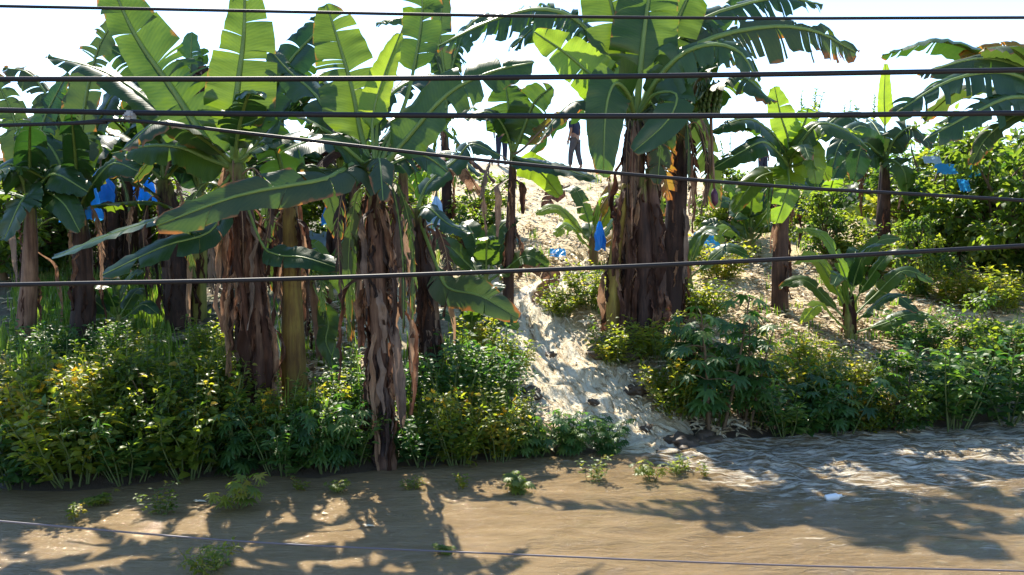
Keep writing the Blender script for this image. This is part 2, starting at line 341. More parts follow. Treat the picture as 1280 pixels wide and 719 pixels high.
def build_stream():
    cl = [Vector((a, b, 0)) for a, b, w in spath]; ws = [w for a, b, w in spath]
    nt_, nc = 260, 40; v = []; uv = []
    for i in range(nt_ + 1):
        t = i / nt_; p = catmull(cl, t); q = catmull(cl, min(1, t + 0.01)) - catmull(cl, max(0, t - 0.01)); q.normalize()
        sd = Vector((-q.y, q.x, 0)); w = float(np.interp(t * (len(ws) - 1), range(len(ws)), ws)) * (1 + 0.35 * mnoise.noise((t * 7, 4.4, 0)))
        for j in range(nc + 1):
            u = j / nc * 2 - 1
            e = p + sd * u * w * (1 + 0.2 * mnoise.noise((t * 18, u * 2, 7)))
            z = g(e.x, e.y) if True else 0
            nn = mnoise.noise((u * 3.0 + 2 * mnoise.noise((t * 9, u, 2)), t * 14, 0)) * 0.06 + mnoise.noise((u * 7, t * 30, 4)) * 0.07 + mnoise.noise((u * 15, t * 60, 9)) * 0.02
            z = max(z, 0.0) + 0.05 * (1 - u ** 4) + nn * (1 - u ** 2) - 0.05 * u ** 8 - 0.16 * max(0, t - .86) / .14
            v.append((e.x, e.y, z)); uv.append((u * w, t * 6))
    f = [(i * (nc + 1) + j, i * (nc + 1) + j + 1, (i + 1) * (nc + 1) + j + 1, (i + 1) * (nc + 1) + j) for i in range(nt_) for j in range(nc)]
    me = mesh_np('stream', v, f, uv=uv)
    m, nt, n, l = newmat('foaming_muddy_stream')
    uvn = N(n, 'ShaderNodeUVMap'); mp = N(n, 'ShaderNodeMapping'); mp.inputs['Scale'].default_value = (10, 2.6, 1); l.new(uvn.outputs[0], mp.inputs[0])
    n1 = N(n, 'ShaderNodeTexNoise', Scale=1.0, Detail=8.0, Roughness=0.65, Distortion=1.6); l.new(mp.outputs[0], n1.inputs['Vector'])
    n2 = N(n, 'ShaderNodeTexNoise', Scale=3.5, Detail=6.0, Roughness=0.7, Distortion=1.0); l.new(mp.outputs[0], n2.inputs['Vector'])
    fac = math_(n, l, 'ADD', math_(n, l, 'MULTIPLY', n1.outputs[0], 0.65), math_(n, l, 'MULTIPLY', n2.outputs[0], 0.35))
    n3 = N(n, 'ShaderNodeTexNoise', Scale=14.0, Detail=4.0, Roughness=0.7); l.new(mp.outputs[0], n3.inputs['Vector'])
    fac = math_(n, l, 'ADD', fac, math_(n, l, 'MULTIPLY', math_(n, l, 'SUBTRACT', n3.outputs[0], .5), .35))
    rp = ramp(n, [(0.36, (0.15, 0.095, 0.045)), (0.42, (0.42, 0.29, 0.15)), (0.47, (0.76, 0.62, 0.39)), (0.57, (0.90, 0.83, 0.65))]); l.new(fac, rp.inputs[0])
    pr = N(n, 'ShaderNodeBsdfPrincipled', Roughness=0.35, IOR=1.33); l.new(rp.outputs[0], pr.inputs['Base Color'])
    bp = N(n, 'ShaderNodeBump', Strength=1.0, Distance=0.08); l.new(fac, bp.inputs['Height']); l.new(bp.outputs[0], pr.inputs['Normal'])
    o = N(n, 'ShaderNodeOutputMaterial'); l.new(pr.outputs[0], o.inputs[0])
    tag(link('stream', me, None, m), kind='structure')
build_stream()

# ------------------------------------------------------------------ tubes and lathes
def tube(pts, radii, sides=8, rings=None, bump=0.0, seed=0, cap=True):
    """pts: Vectors (Catmull through), radii same length"""
    rings = rings or (len(pts) - 1) * 5
    v = []; f = []; uv = []
    up = Vector((0.3, 0.9, 0.1)).normalized()
    for i in range(rings + 1):
        t = i / rings; p = catmull(pts, t); T = (catmull(pts, min(1, t + 0.01)) - catmull(pts, max(0, t - 0.01))).normalized()
        a = T.cross(up)
        if a.length < 1e-4: a = T.cross(Vector((1, 0, 0)))
        a.normalize(); b = a.cross(T); r = float(np.interp(t * (len(radii) - 1), range(len(radii)), radii))
        for k in range(sides):
            th = 2 * math.pi * k / sides; q = r
            if bump: q = r * (1 + bump * (mnoise.noise((math.cos(th) * 1.6 + seed, math.sin(th) * 1.6, t * 2.2)) + 0.6 * mnoise.noise((math.cos(th) * 5 + seed, math.sin(th) * 5, t * 5))))
            v.append(p + (a * math.cos(th) + b * math.sin(th)) * q); uv.append((k / sides, t))
    for i in range(rings):
        for k in range(sides):
            k2 = (k + 1) % sides
            f.append((i * sides + k, i * sides + k2, (i + 1) * sides + k2, (i + 1) * sides + k))
    if cap:
        f.append(tuple(range(sides - 1, -1, -1))); f.append(tuple(range(rings * sides, (rings + 1) * sides)))
    return v, f, uv
def tube_obj(name, pts, radii, mat, parent=None, off=Vector((0, 0, 0)), **kw):
    v, f, uv = tube([Vector(p) for p in pts], radii, **kw)
    return link(name, mesh_np(name, [p - off for p in v], f), parent, mat)

# ------------------------------------------------------------------ banana leaves
ZD = Vector((0, 0, -1))
def leaf(parent, off, pts, half, roll=0, droop=0.6, tears=3, kind='green', pet=0.12, seed=0, vee=0.2, name='leaf', gap=0.3, across=5, taper=1.0, norm=None):
    """pts: world points the midrib passes through; half: half width in metres;
       roll 0 = blade faces the camera, 90 = blade lies level, upper side up."""
    rg = random.Random(seed * 77 + 5)
    L = sum((pts[i + 1] - pts[i]).length for i in range(len(pts) - 1))
    ph = rg.uniform(0, 50)
    def frame(t):
        p = catmull(pts, t); T = (catmull(pts, min(1, t + 0.015)) - catmull(pts, max(0, t - 0.015))).normalized()
        n0 = norm.copy() if norm is not None else Vector((0, -1, 0.05)) ; n0 = n0 - T * n0.dot(T)
        if n0.length < 0.15: n0 = Vector((0, 0, 1)) - T * T.z
        n0.normalize()
        s = T.cross(n0)
        w = T.cross(s); 
        upp = s if s.z > 0 else -s
        n = n0 * math.cos(R(roll)) + upp * math.sin(R(roll))
        return p, T, n, T.cross(n).normalized()
    def width(t):
        u = (t - pet) / (1 - pet)
        if u <= 0: return 0
        return half * min(1, (u / 0.16)) ** 0.6 * max(0.0, 1 - u ** (3.2 * taper)) ** 0.62
    V = []; UV = []; Fc = []
    for sgn in (-1, 1):
        cuts = sorted([pet] + [rg.uniform(pet + 0.06, 0.97) for _ in range(tears)] + [1.0])
        for c in range(len(cuts) - 1):
            ta, tb = cuts[c], cuts[c + 1]
            if tb - ta < 0.004: continue
            steps = max(2, int((tb - ta) * 34))
            dr = droop + (rg.uniform(-0.25, 0.6) * min(1, tears / 8)) * (0.4 + droop)
            shrink = gap * rg.choice([.1, .3, .6, 1.3]) * rg.uniform(.6, 1) * (tb - ta) if tears else 0
            leng = rg.uniform(0.5, 1.06) if tears > 7 else rg.uniform(.92, 1.03)
            base = len(V)
            for i in range(steps + 1):
                t0 = ta + (tb - ta) * i / steps
                for j in range(across + 1):
                    u = j / across
                    k = (i / steps - 0.5)
                    t = t0 - k * 2 * shrink * 0.5 * u
                    p, T, n, s = frame(min(1, max(0, t + 0.03 * u)))
                    w = width(t) * leng
                    # walk outwards, bending towards the ground
                    d = (s * sgn + n * vee)
                    q = p.copy(); m_ = 4
                    for a in range(m_):
                        uu = u * (a + 0.5) / m_
                        dd = (d + ZD * droop * 0.0 + (ZD * dr * 1.6 - n * vee * 0.9) * uu).normalized()
                        q += dd * (w * u / m_)
                    wob = 0.17 * half * u * mnoise.noise((t * 9 + ph, sgn * 3.0, u)) + 0.055 * half * u * math.sin(t * 88 + ph + sgn + 2.5 * mnoise.noise((t * 6, ph, 2)))
                    q += n * wob
                    V.append(q - off); UV.append((u, t))
            for i in range(steps):
                for j in range(across):
                    a = base + i * (across + 1) + j
                    fc = (a, a + 1, a + across + 2, a + across + 1)
                    Fc.append(fc if sgn > 0 else fc[::-1])
    me = mesh_np(name, V, Fc, uv=UV)
    o = link(name, me, parent, M[kind])
    r0 = max(0.012, half * 0.11)
    v, f, uv = tube(pts, [r0, r0 * 0.75, r0 * 0.5, r0 * 0.2], sides=6, rings=16)
    mr = link('midrib', mesh_np('midrib', [q - off for q in v], f), o, M['rib_dry'] if kind in ('dry', 'dry_grey', 'yellowing') else M['rib'])
    return o

def ribbon_dry(parent, off, top, length, az, out, width, seed, kind='dry'):
    """one dead leaf hanging down the stem"""
    rg = random.Random(seed * 13 + 1)
    V = []; UV = []; Fc = []; n = 14; ac = 4
    d = Vector((math.cos(az), math.sin(az), 0)); s = Vector((-math.sin(az), math.cos(az), 0))
    tw = rg.uniform(-1.2, 1.2); ph = rg.uniform(0, 90); sw = rg.uniform(-0.25, 0.25)
    for i in range(n + 1):
        t = i / n
        p = top + d * (out * math.sin(min(1, t * 2.2) * 1.57) * (1 + 0.3 * mnoise.noise((t * 3, ph, 0)))) + Vector((0, 0, 0.10 * math.sin(t * 3.1) * out / 0.2 - length * t)) + s * (sw * t * length * 0.6 + 0.05 * mnoise.noise((t * 4 + ph, 1, 0)))
        w = width * (0.35 + 0.65 * math.sin(min(1, t * 1.5 + 0.1) * 1.57)) * (1 - max(0, t - 0.75) * 2.6) * (1 + 0.35 * mnoise.noise((t * 5, ph, 3)))
        a = tw * t + 0.5 * mnoise.noise((t * 3, ph, 8))
        ss = s * math.cos(a) + d * math.sin(a); dd = d * math.cos(a) - s * math.sin(a)
        for j in range(ac + 1):
            u = j / ac * 2 - 1
            cr = 0.35 * abs(u) * w + 0.05 * mnoise.noise((t * 9 + ph, u * 3, 1))
            V.append(p + ss * u * w * 0.75 + dd * cr - off); UV.append((abs(u), t))
    for i in range(n):
        for j in range(ac):
            if i > n * 0.55 and rg.random() < 0.03: continue
            a = i * (ac + 1) + j; Fc.append((a, a + 1, a + ac + 2, a + ac + 1))
    return link('dry_leaf', mesh_np('dry_leaf', V, Fc, uv=UV), parent, M[kind])

SEED = [100]
def nxt(): SEED[0] += 1; return SEED[0]

def banana(label, bpx, crown, r0, leaves, stem='trunk_dry', dry=8, rnd_leaves=0, rl_len=1.5, group=None, mids=(), D=None, base=None, cat='banana plant', name='banana_plant', drylen=(0.5, 1.1), rl_kinds=('green', 'dark', 'old'), dry_top=0.0, rl_tears=6, droopy=0.0, rl_half=None, extra=(), dead=4):
    b = base if base is not None else hit(*bpx)
    D = b.y
    root = empty(name, b); tag(root, label, cat, group)
    off = b
    seed = nxt(); rg = random.Random(seed)
    c = P(crown[0], crown[1], D + (crown[2] if len(crown) > 2 else 0))
    pts = [b + Vector((0, 0, -0.12))] + [P(m_[0], m_[1], D) for m_ in mids] + [c]
    if not mids:
        pts.insert(1, b.lerp(c, 0.5) + Vector((rg.uniform(-1, 1), rg.uniform(-1, 1), 0)) * 0.04)
    rad = [r0 * 1.25] + [r0] * (len(pts) - 2) + [r0 * 0.62]
    o = tube_obj('pseudostem', pts, rad, M[stem], root, off, sides=26, rings=60, bump=0.24, seed=seed)
    H = (c - b).length; grey = rg.uniform(.15, .75)
    for ep, em, er in extra:
        e0 = [P(q[0], q[1], D - .12) for q in ep]; e0[0].z = b.z - .1
        tube_obj('pseudostem', e0, [er * 1.2, er, er * .6], M[em], root, off, sides=18, rings=40, bump=.22, seed=seed + er)
        for k in range(14):
            t = rg.uniform(.2, 1); az = rg.uniform(0, 6.28)
            ribbon_dry(root, off, catmull(e0, t) + Vector((math.cos(az), math.sin(az), 0)) * er * .8, min(rg.uniform(.4, 1.1), t * H * .9), az, rg.uniform(.03, .12), rg.uniform(.03, .09), seed * 91 + k)
    for k in range(dry):
        t = rg.uniform(0.12 + dry_top, 1.0); top = catmull(pts, t); az = rg.uniform(0, 6.283)
        rr = r0 * (1 - 0.35 * t)
        top = top + Vector((math.cos(az), math.sin(az), 0)) * rr * 0.8
        ln = min(rg.uniform(*drylen), max(0.2, t * H * 0.95)); big = rg.random() < 0.35
        ribbon_dry(root, off, top, ln * (1.15 if big else .8), az, (rg.uniform(0.10, 0.34) if t > .6 else rg.uniform(0.06, 0.16)) if big else rg.uniform(0.02, 0.09), rg.uniform(0.03, 0.08) if big else rg.uniform(0.012, 0.05), seed * 50 + k, 'dry_grey' if rg.random() < grey else 'dry')
    for lf in leaves:
        q, wpx, roll, droop, tears, kind = lf[:6]; ex = lf[6] if len(lf) > 6 else {}
        lp = [c + (c - pts[-2]).normalized() * -0.05] if not ex.get('free') else []
        ex = {k: v for k, v in ex.items() if k != 'free'}
        lp += [P(a[0], a[1], D + (a[2] if len(a) > 2 else 0)) for a in q]
        dm = D + sum((a[2] if len(a) > 2 else 0) for a in q) / len(q)
        leaf(root, off, lp, wpx * dm / F / 2, roll, droop, tears, kind, seed=nxt(), **ex)
    for k in range(dead):
        az = rg.uniform(0, 6.28); d = Vector((math.cos(az), math.sin(az), 0)); Z = Vector((0, 0, 1)); o_ = rg.uniform(.22, .5); q0 = c - Z * rg.uniform(.05, .35); ln = min(rg.uniform(.7, 1.4), H * .6)
        leaf(root, off, [q0, q0 + d * o_ * .6 + Z * .12, q0 + d * o_ - Z * ln * .35, q0 + d * o_ * rg.uniform(.6, 1.1) - Z * ln], rg.uniform(.05, .10), rg.uniform(-60, 60), rg.uniform(.3, 1.2), rg.choice([12, 18, 26]), rg.choice(['dry', 'dry_grey', 'dry_grey', 'old']), seed=nxt(), pet=.3, gap=.6)
    a0 = rg.uniform(0, 6)
    for k in range(rnd_leaves):
        az = a0 + k * 2.4; el = rg.uniform(0.15, 1.25); Ln = rl_len * rg.uniform(0.75, 1.15)
        d = Vector((math.cos(az), math.sin(az), 0)); up = Vector((0, 0, 1))
        p1 = c + (d * math.cos(el) + up * math.sin(el)) * Ln * 0.3
        p2 = c + d * Ln * (0.62 * math.cos(el * 0.8) + 0.05) + up * Ln * (0.62 * math.sin(el) - 0.06 - droopy)
        p3 = c + d * Ln * (0.95 * math.cos(el * 0.75) + 0.05) + up * Ln * (0.85 * math.sin(el) - 0.42 * math.cos(el) - droopy * 2)
        # natural leaf: upper side towards the sky
        nrm = (up - d * 0.2).normalized()
        leaf(root, off, [c, p1, p2, p3], rl_half or Ln * 0.15, 0, rg.uniform(0.3, 0.9), rg.choice([2, rl_tears, rl_tears * 2]), rg.choice(rl_kinds), seed=nxt(), norm=nrm)
    return root, c, D

# ---- the plants, from the water's edge back -------------------------------------------------
banana('tall banana plant with shaggy brown trunk rooted at the water edge', (482, 582), (468, 215), 0.082, [
    ([(466, 150, .05), (480, 95, .05), (500, 42, .1)], 46, 20, 0.0, 0, 'young', dict(vee=0.5, pet=0.25, taper=0.7)),
    ([(452, 170, .2), (440, 110, .25), (424, 55, .3), (408, 5, .35)], 84, 18, 0.2, 5, 'green', dict(vee=0.25, pet=0.2)),
    ([(505, 178, -.1), (560, 118, -.25), (615, 90, -.35), (668, 78, -.4)], 82, 32, 0.55, 3, 'green', dict(pet=0.15)),
    ([(448, 200, -.3), (420, 178, -.55), (390, 176, -.75), (352, 190, -.9)], 88, 58, 0.5, 3, 'green', dict(pet=0.1)),
    ([(430, 180, .2), (395, 120, .4), (362, 90, .5), (335, 60, .6)], 64, 45, 0.7, 4, 'dark', dict(pet=0.2)),
    ([(500, 200, .2), (530, 195, .35), (560, 215, .5)], 56, 40, 0.6, 3, 'dark'),
    ([(506, 130, .2), (520, 70, .35), (528, 8, .4), (520, -45, .4)], 60, 20, 0.2, 4, 'green', dict(pet=0.4)),
    ([(445, 205, -.3), (425, 215, -.8), (398, 226, -1.1), (300, 244, -1.25), (196, 282, -1.3)], 104, 14, 0.5, 9, 'old', dict(pet=0.2, gap=.1)),
    ([(480, 130, .3), (540, 95, .6), (600, 120, .9)], 60, 40, 0.7, 8, 'dark'),
], stem='trunk_dry', dead=8, dry=80, mids=((476, 480), (472, 350)), dry_top=0.1, rnd_leaves=4, rl_kinds=('dark', 'old'), rl_len=1.3)

banana('thick banana plant with dark shredded trunk and two huge upright leaves at left', (318, 528), (292, 205), 0.125, [
    ([(262, 180, .0), (215, 110, .05), (170, 45, .1), (135, -30, .2)], 112, 6, 0.15, 9, 'green', dict(pet=0.12, vee=0.2, gap=.12)),
    ([(293, 150, -.1), (298, 100, -.1), (305, 40, -.05), (306, -40, 0)], 106, -12, 0.15, 8, 'green', dict(pet=0.1, vee=0.2, gap=.1)),
    ([(262, 200, -.2), (225, 185, -.4), (185, 183, -.55), (140, 192, -.65)], 76, 52, 0.9, 2, 'green', dict(pet=0.1)),
    ([(330, 140, .2), (360, 80, .3), (395, 40, .4), (410, 10, .4)], 66, 20, 0.4, 5, 'dark'),
    ([(330, 170, .2), (365, 110, .3), (405, 105, .35), (440, 165, .4)], 60, 55, 0.7, 5, 'dark'),
    ([(250, 190, .3), (190, 130, .5), (130, 90, .6), (60, 70, .7)], 62, 60, 0.6, 6, 'green'),
    ([(285, 250, -.2), (262, 290, -.4), (205, 308, -.6), (128, 344, -.7)], 54, 34, 0.4, 4, 'dark', dict(pet=0.25)),
    ([(325, 300, -.2), (345, 318, -.3), (380, 322, -.4), (425, 336, -.4)], 38, 40, 0.3, 3, 'dark', dict(pet=0.3)),
    ([(275, 235, -.2), (235, 262, -.5), (195, 275, -.8), (130, 296, -1.0), (66, 322, -1.1)], 46, 66, 0.2, 5, 'dark', dict(pet=0.35)),
], stem='trunk_dry', dead=8, dry=90, mids=((322, 430), (310, 310)), drylen=(0.5, 1.4), rnd_leaves=4, rl_kinds=('dark', 'old'), rl_len=1.4)

banana('smooth yellow green banana stem standing beside the thick shredded trunk', (370, 500), (362, 250, .1), 0.115, [
    ([(350, 200, .2), (335, 150, .3), (345, 95, .4)], 60, 30, 0.4, 4, 'dark'),
    ([(385, 210, .2), (410, 240, .3), (425, 300, .3)], 44, 30, 0.6, 10, 'old'),
], stem='trunk_yellow', dry=9, dry_top=0.5, mids=((366, 400),))

banana('banana plant with large brown dead leaf hanging down, behind the tall shaggy trunk', (540, 470), (520, 260, .0), 0.11, [
    ([(545, 330, -.2), (560, 360, -.3), (600, 370, -.45), (648, 398, -.5)], 50, 18, 0.25, 5, 'old', dict(pet=0.25)),
    ([(535, 260, -.2), (560, 280, -.3), (590, 292, -.4)], 40, 55, 0.6, 3, 'dark'),
    ([(535, 230, .1), (570, 200, .2), (590, 180, .2), (625, 195, .2)], 46, 45, 0.6, 3, 'dark'),
], stem='trunk_dry', dead=8, dry=30, drylen=(0.6, 1.6))

banana('slender young banana plant in the middle with broad leaves and one torn orange leaf', (635, 378), (641, 190), 0.068, [
    ([(640, 160, 0), (636, 135, 0), (632, 105, .1)], 66, 0, 0.1, 1, 'green', dict(pet=0.2)),
    ([(630, 160, -.1), (610, 140, -.2), (582, 150, -.3)], 46, 50, 0.5, 1, 'green'),
    ([(655, 160, -.1), (668, 128, -.2), (690, 108, -.3)], 56, 15, 0.3, 2, 'green'),
    ([(655, 185, -.2), (680, 160, -.3), (705, 140, -.35), (735, 128, -.4)], 34, 15, 0.9, 16, 'yellowing', dict(pet=0.3, gap=0.8)),
    ([(655, 200, -.3), (690, 207, -.6), (745, 224, -.8)], 44, 55, 0.5, 1, 'dark'),
    ([(655, 205, .1), (675, 215, .1), (700, 245, .1)], 36, 10, 0.2, 0, 'young'),
], stem='trunk_dry', dead=1, dry=12, dry_top=0.3, drylen=(0.4, 0.8), mids=((638, 290),))

_, c6, D6 = banana('largest banana plant in the centre with thick reddish brown shredded trunk', (785, 425), (795, 150), 0.15, [
    ([(785, 100, 0), (775, 50, 0), (760, -10, .1), (745, -60, .2)], 84, 0, 0.15, 3, 'green', dict(pet=0.3)),
    ([(800, 90, -.1), (805, 40, -.1), (812, -15, 0), (815, -70, 0)], 88, 0, 0.15, 3, 'green', dict(pet=0.2)),
    ([(815, 100, .1), (835, 50, .2), (858, 0, .3), (880, -40, .3)], 76, 10, 0.3, 5, 'green', dict(pet=0.3)),
    ([(780, 115, .1), (755, 70, .1), (720, 25, .1), (670, 12, .1), (610, 28, .1), (548, 58, .1)], 96, 40, 1.1, 40, 'dark', dict(pet=0.2, gap=0.35)),
    ([(775, 125, -.2), (740, 95, -.4), (705, 65, -.5), (668, 40, -.5)], 66, 10, 0.3, 3, 'young', dict(pet=0.15)),
    ([(785, 118, -.5), (768, 105, -.75), (757, 140, -.9), (754, 222, -.95)], 64, -12, 0.0, 1, 'green', dict(pet=0.2, vee=0.1)),
    ([(815, 120, -.4), (845, 118, -.7), (835, 150, -.85), (792, 190, -.9)], 50, 10, 0.2, 1, 'dark', dict(pet=0.25)),
    ([(815, 110, -.3), (850, 70, -.6), (890, 56, -.75), (925, 66, -.85), (945, 98, -.85)], 90, 28, 0.9, 9, 'dark', dict(pet=0.15, gap=0.2)),
    ([(825, 95, .1), (880, 52, .2), (960, 34, .2), (1020, 40, .2), (1070, 66, .2)], 100, 30, 1.0, 34, 'old', dict(pet=0.2, gap=0.3, taper=1.5)),
    ([(820, 90, .3), (870, 30, .4), (930, 6, .5), (980, -2, .5), (1028, 6, .5)], 70, 40, 1.0, 30, 'dark', dict(pet=0.25, gap=0.4)),
    ([(815, 130, -.2), (825, 170, -.3), (822, 230, -.35)], 44, 0, 0.2, 6, 'old', dict(pet=0.2)),
    ([(780, 100, .3), (735, 40, .5), (690, 20, .7), (640, 60, .8)], 90, 40, 1.0, 30, 'dark', dict(gap=0.35)),
], stem='trunk_dry', dead=9, dry=95, mids=((790, 340), (792, 240)), drylen=(0.6, 1.6), extra=[(((766, 428), (768, 330), (782, 230)), 'trunk_yellow', .08), (((818, 418), (822, 320), (812, 210)), 'trunk_dry', .10), (((800, 430), (806, 330), (800, 220)), 'trunk_dry', .12)], rnd_leaves=3, rl_kinds=('dark', 'old'))

p7, c7, D7 = banana('fruiting banana plant with brown ragged trunk right of the largest trunk', (838, 402), (852, 150), 0.15, [
    ([(862, 110, .2), (880, 60, .3), (905, 20, .3), (940, -10, .4)], 60, 20, 0.5, 8, 'green', dict(pet=0.2)),
    ([(845, 110, .3), (835, 50, .4), (845, -20, .5)], 70, 0, 0.3, 5, 'green'),
    ([(865, 150, .2), (885, 200, .3), (895, 260, .2)], 40, 15, 0.3, 6, 'old'),
    ([(840, 160, -.1), (830, 205, -.2), (838, 250, -.2)], 40, 10, 0.4, 14, 'yellowing', dict(gap=.7)),
], rnd_leaves=5, rl_len=2.2, rl_half=.36, stem='trunk_dry', dead=8, dry=34, drylen=(0.5, 1.3), mids=((845, 280),))  # extra long, broad random leaves added so this crown shades more river

def bananas(parent, off, c, n_hands, hl, mat='fruit'):
    rg = random.Random(3); V = []; Fc = []
    for h in range(n_hands):
        rr = 0.115 * (1 - .06 * abs(h - 2))
        for k in range(13):
            az = k / 13 * 6.283 + h * 0.4 + rg.uniform(-.1, .1); d = Vector((math.cos(az), math.sin(az), 0)); p0 = c + Vector((0, 0, -h * hl)) + d * 0.02
            ro = rr * rg.uniform(.85, 1.1)
            v, f, u = tube([p0, p0 + d * ro * .8 + Vector((0, 0, -.03)), p0 + d * ro * 1.25 + Vector((0, 0, .015)), p0 + d * ro * 1.25 + Vector((0, 0, .065))], [0.012, 0.023, 0.025, 0.008], sides=7, rings=8)
            b = len(V); V += [q - off for q in v]; Fc += [tuple(i + b for i in ff) for ff in f]
    return link('banana_bunch', mesh_np('banana_bunch', V, Fc), parent, M[mat])
bo = p7.location.copy()
s0 = P(862, 128, D7 - .2); s1 = P(876, 96, D7 - .5); s2 = P(886, 108, D7 - .6); s3 = P(890, 180, D7 - .62); s4 = P(893, 238, D7 - .6)
tube_obj('fruit_stalk', [s0, s1, s2, s3, s4], [0.035, 0.032, 0.028, 0.018, 0.014], M['trunk_dry'], p7, bo, sides=8)
bananas(p7, bo, P(887, 108, D7 - .6), 6, 0.07)
tube_obj('flower_bud', [s4 + Vector((0, 0, .03)), s4 + Vector((0, 0, -.05)), s4 + Vector((0.01, 0, -.16)), s4 + Vector((0.01, 0, -.22))], [0.012, 0.05, 0.045, 0.004], M['bud'], p7, bo, sides=10)

banana('mid sized banana plant with slim dark trunk and bright upright leaf right of centre', (975, 388), (985, 205), 0.10, [
    ([(985, 175, 0), (976, 145, 0), (968, 108, .05)], 40, 10, 0.1, 1, 'young', dict(pet=0.2)),
    ([(975, 180, -.3), (950, 155, -.5), (925, 150, -.6), (890, 165, -.65)], 46, 55, 0.8, 4, 'dark', dict(pet=0.15)),
    ([(975, 195, -.4), (955, 178, -.8), (930, 188, -.9), (893, 210, -1)], 56, 50, 0.6, 1, 'green', dict(pet=0.15)),
    ([(1000, 180, -.2), (1025, 155, -.4), (1060, 165, -.5), (1085, 185, -.5)], 48, 55, 0.7, 5, 'green'),
    ([(995, 175, .1), (1005, 155, .1), (1010, 135, .1)], 50, 5, 0.2, 4, 'young'),
    ([(985, 215, -.3), (985, 235, -.5), (970, 280, -.5)], 40, 10, 0.2, 2, 'young'),
    ([(1000, 205, -.2), (1015, 195, -.3), (1020, 230, -.35)], 44, 15, 0.2, 1, 'young'),
    ([(1000, 190, .2), (1050, 145, .3), (1095, 142, .3)], 40, 50, 0.7, 6, 'dark'),
    ([(970, 215, -.2), (945, 225, -.3), (915, 265, -.4)], 40, 40, 0.4, 2, 'green'),
], stem='trunk_dry', dry=12, drylen=(0.4, 0.9), dry_top=0.2, dead=2, rnd_leaves=5, rl_len=1.3, rl_kinds=('green', 'young'))

banana('banana plant with single narrow lime yellow spear leaf standing against sky at right', (1104, 330), (1106, 200), 0.12, [
    ([(1106, 150, 0), (1105, 120, 0), (1107, 80, 0)], 22, 0, 0.0, 0, 'young', dict(vee=0.5, pet=0.25, taper=.7)),
    ([(1095, 175, -.2), (1075, 158, -.4), (1050, 180, -.6), (1040, 210, -.6)], 42, 40, 0.6, 3, 'dark'),
    ([(1095, 190, -.4), (1078, 180, -.7), (1068, 225, -.8)], 44, 10, 0.3, 3, 'dark'),
    ([(1118, 175, -.2), (1140, 160, -.4), (1165, 185, -.5)], 44, 45, 0.6, 6, 'old'),
    ([(1090, 170, .2), (1060, 145, .3), (1020, 140, .3)], 40, 55, 0.7, 8, 'dark'),
    ([(1115, 200, -.3), (1130, 215, -.5), (1135, 255, -.5)], 38, 20, 0.3, 3, 'green'),
], stem='trunk_dry', dry=10, drylen=(0.4, 0.9), dead=2, rnd_leaves=5, rl_len=1.5, rl_kinds=('green', 'dark'))

b_r = hit(1345, 400)
banana('banana plant at far right whose long drooping leaves reach in over the bushes', (0, 0), (1330, 150), 0.15, [
    ([(1315, 110, -.1), (1270, 82, -.2), (1220, 74, -.3), (1150, 92, -.3)], 66, 40, 0.9, 12, 'old', dict(gap=.2)),
    ([(1310, 120, -.3), (1260, 92, -.6), (1190, 100, -.8), (1118, 142, -.9)], 84, 38, 0.9, 12, 'dark', dict(gap=.25)),
    ([(1305, 130, -.5), (1265, 122, -.9), (1220, 140, -1.1), (1160, 172, -1.2)], 84, 36, 0.8, 12, 'dark', dict(gap=.3)),
    ([(1315, 85, .1), (1280, 62, .2), (1240, 60, .3), (1200, 72, .3)], 44, 25, 0.6, 12, 'yellowing', dict(gap=.5)),
    ([(1315, 150, -.2), (1280, 140, -.4), (1235, 170, -.5), (1215, 205, -.5)], 40, 40, 0.6, 10, 'old'),
    ([(1350, 110, 0), (1390, 60, 0), (1440, 90, 0)], 60, 40, 0.6, 5, 'green'),
    ([(1330, 100, 0), (1335, 30, 0), (1345, -40, 0)], 70, 10, 0.3, 5, 'green'),
], base=b_r, dry=12, dead=3, rnd_leaves=9, rl_len=2.8, rl_half=.42)  # oversized random leaves, put in to throw shade on the river's right side

banana('banana plant at left edge with slim trunk and dark drooping leaves', (28, 432), (38, 250), 0.085, [
    ([(28, 225, -.2), (12, 205, -.3), (-20, 230, -.4)], 60, 40, 0.6, 3, 'dark'),
    ([(50, 232, -.2), (70, 218, -.4), (110, 240, -.5)], 62, 40, 0.5, 2, 'dark'),
    ([(45, 200, .1), (55, 150, .2), (85, 90, .2)], 60, 20, 0.4, 6, 'green'),
    ([(30, 200, .1), (15, 140, .2), (-10, 90, .2)], 60, 20, 0.5, 12, 'old'),
    ([(35, 245, -.5), (25, 255, -.8), (5, 300, -.9)], 50, 20, 0.4, 3, 'dark'),
    ([(55, 240, -.3), (80, 255, -.6), (100, 290, -.7)], 44, 35, 0.4, 2, 'dark'),
], dry=10, dead=1, rnd_leaves=3, drylen=(0.4, 0.8))

banana('banana plant with short brown trunk between left edge and thick shredded trunk', (100, 432), (98, 262), 0.115, [
    ([(90, 210, .1), (75, 150, .2), (40, 95, .3), (5, 85, .3)], 60, 45, 0.8, 14, 'old', dict(gap=.5)),
    ([(105, 210, .1), (125, 150, .2), (150, 110, .3), (190, 95, .3)], 64, 40, 0.7, 5, 'green'),
    ([(100, 190, 0), (108, 120, 0), (125, 55, 0), (150, 20, 0)], 60, 10, 0.4, 12, 'old', dict(gap=.5)),
    ([(110, 240, -.1), (140, 205, -.2), (175, 215, -.3)], 50, 40, 0.6, 3, 'dark'),
    ([(85, 230, -.1), (60, 180, -.1), (20, 170, -.1)], 56, 45, 0.6, 6, 'dark'),
], dry=14, dead=1, rnd_leaves=4, rl_kinds=('green', 'dark'), drylen=(0.4, 0.9))

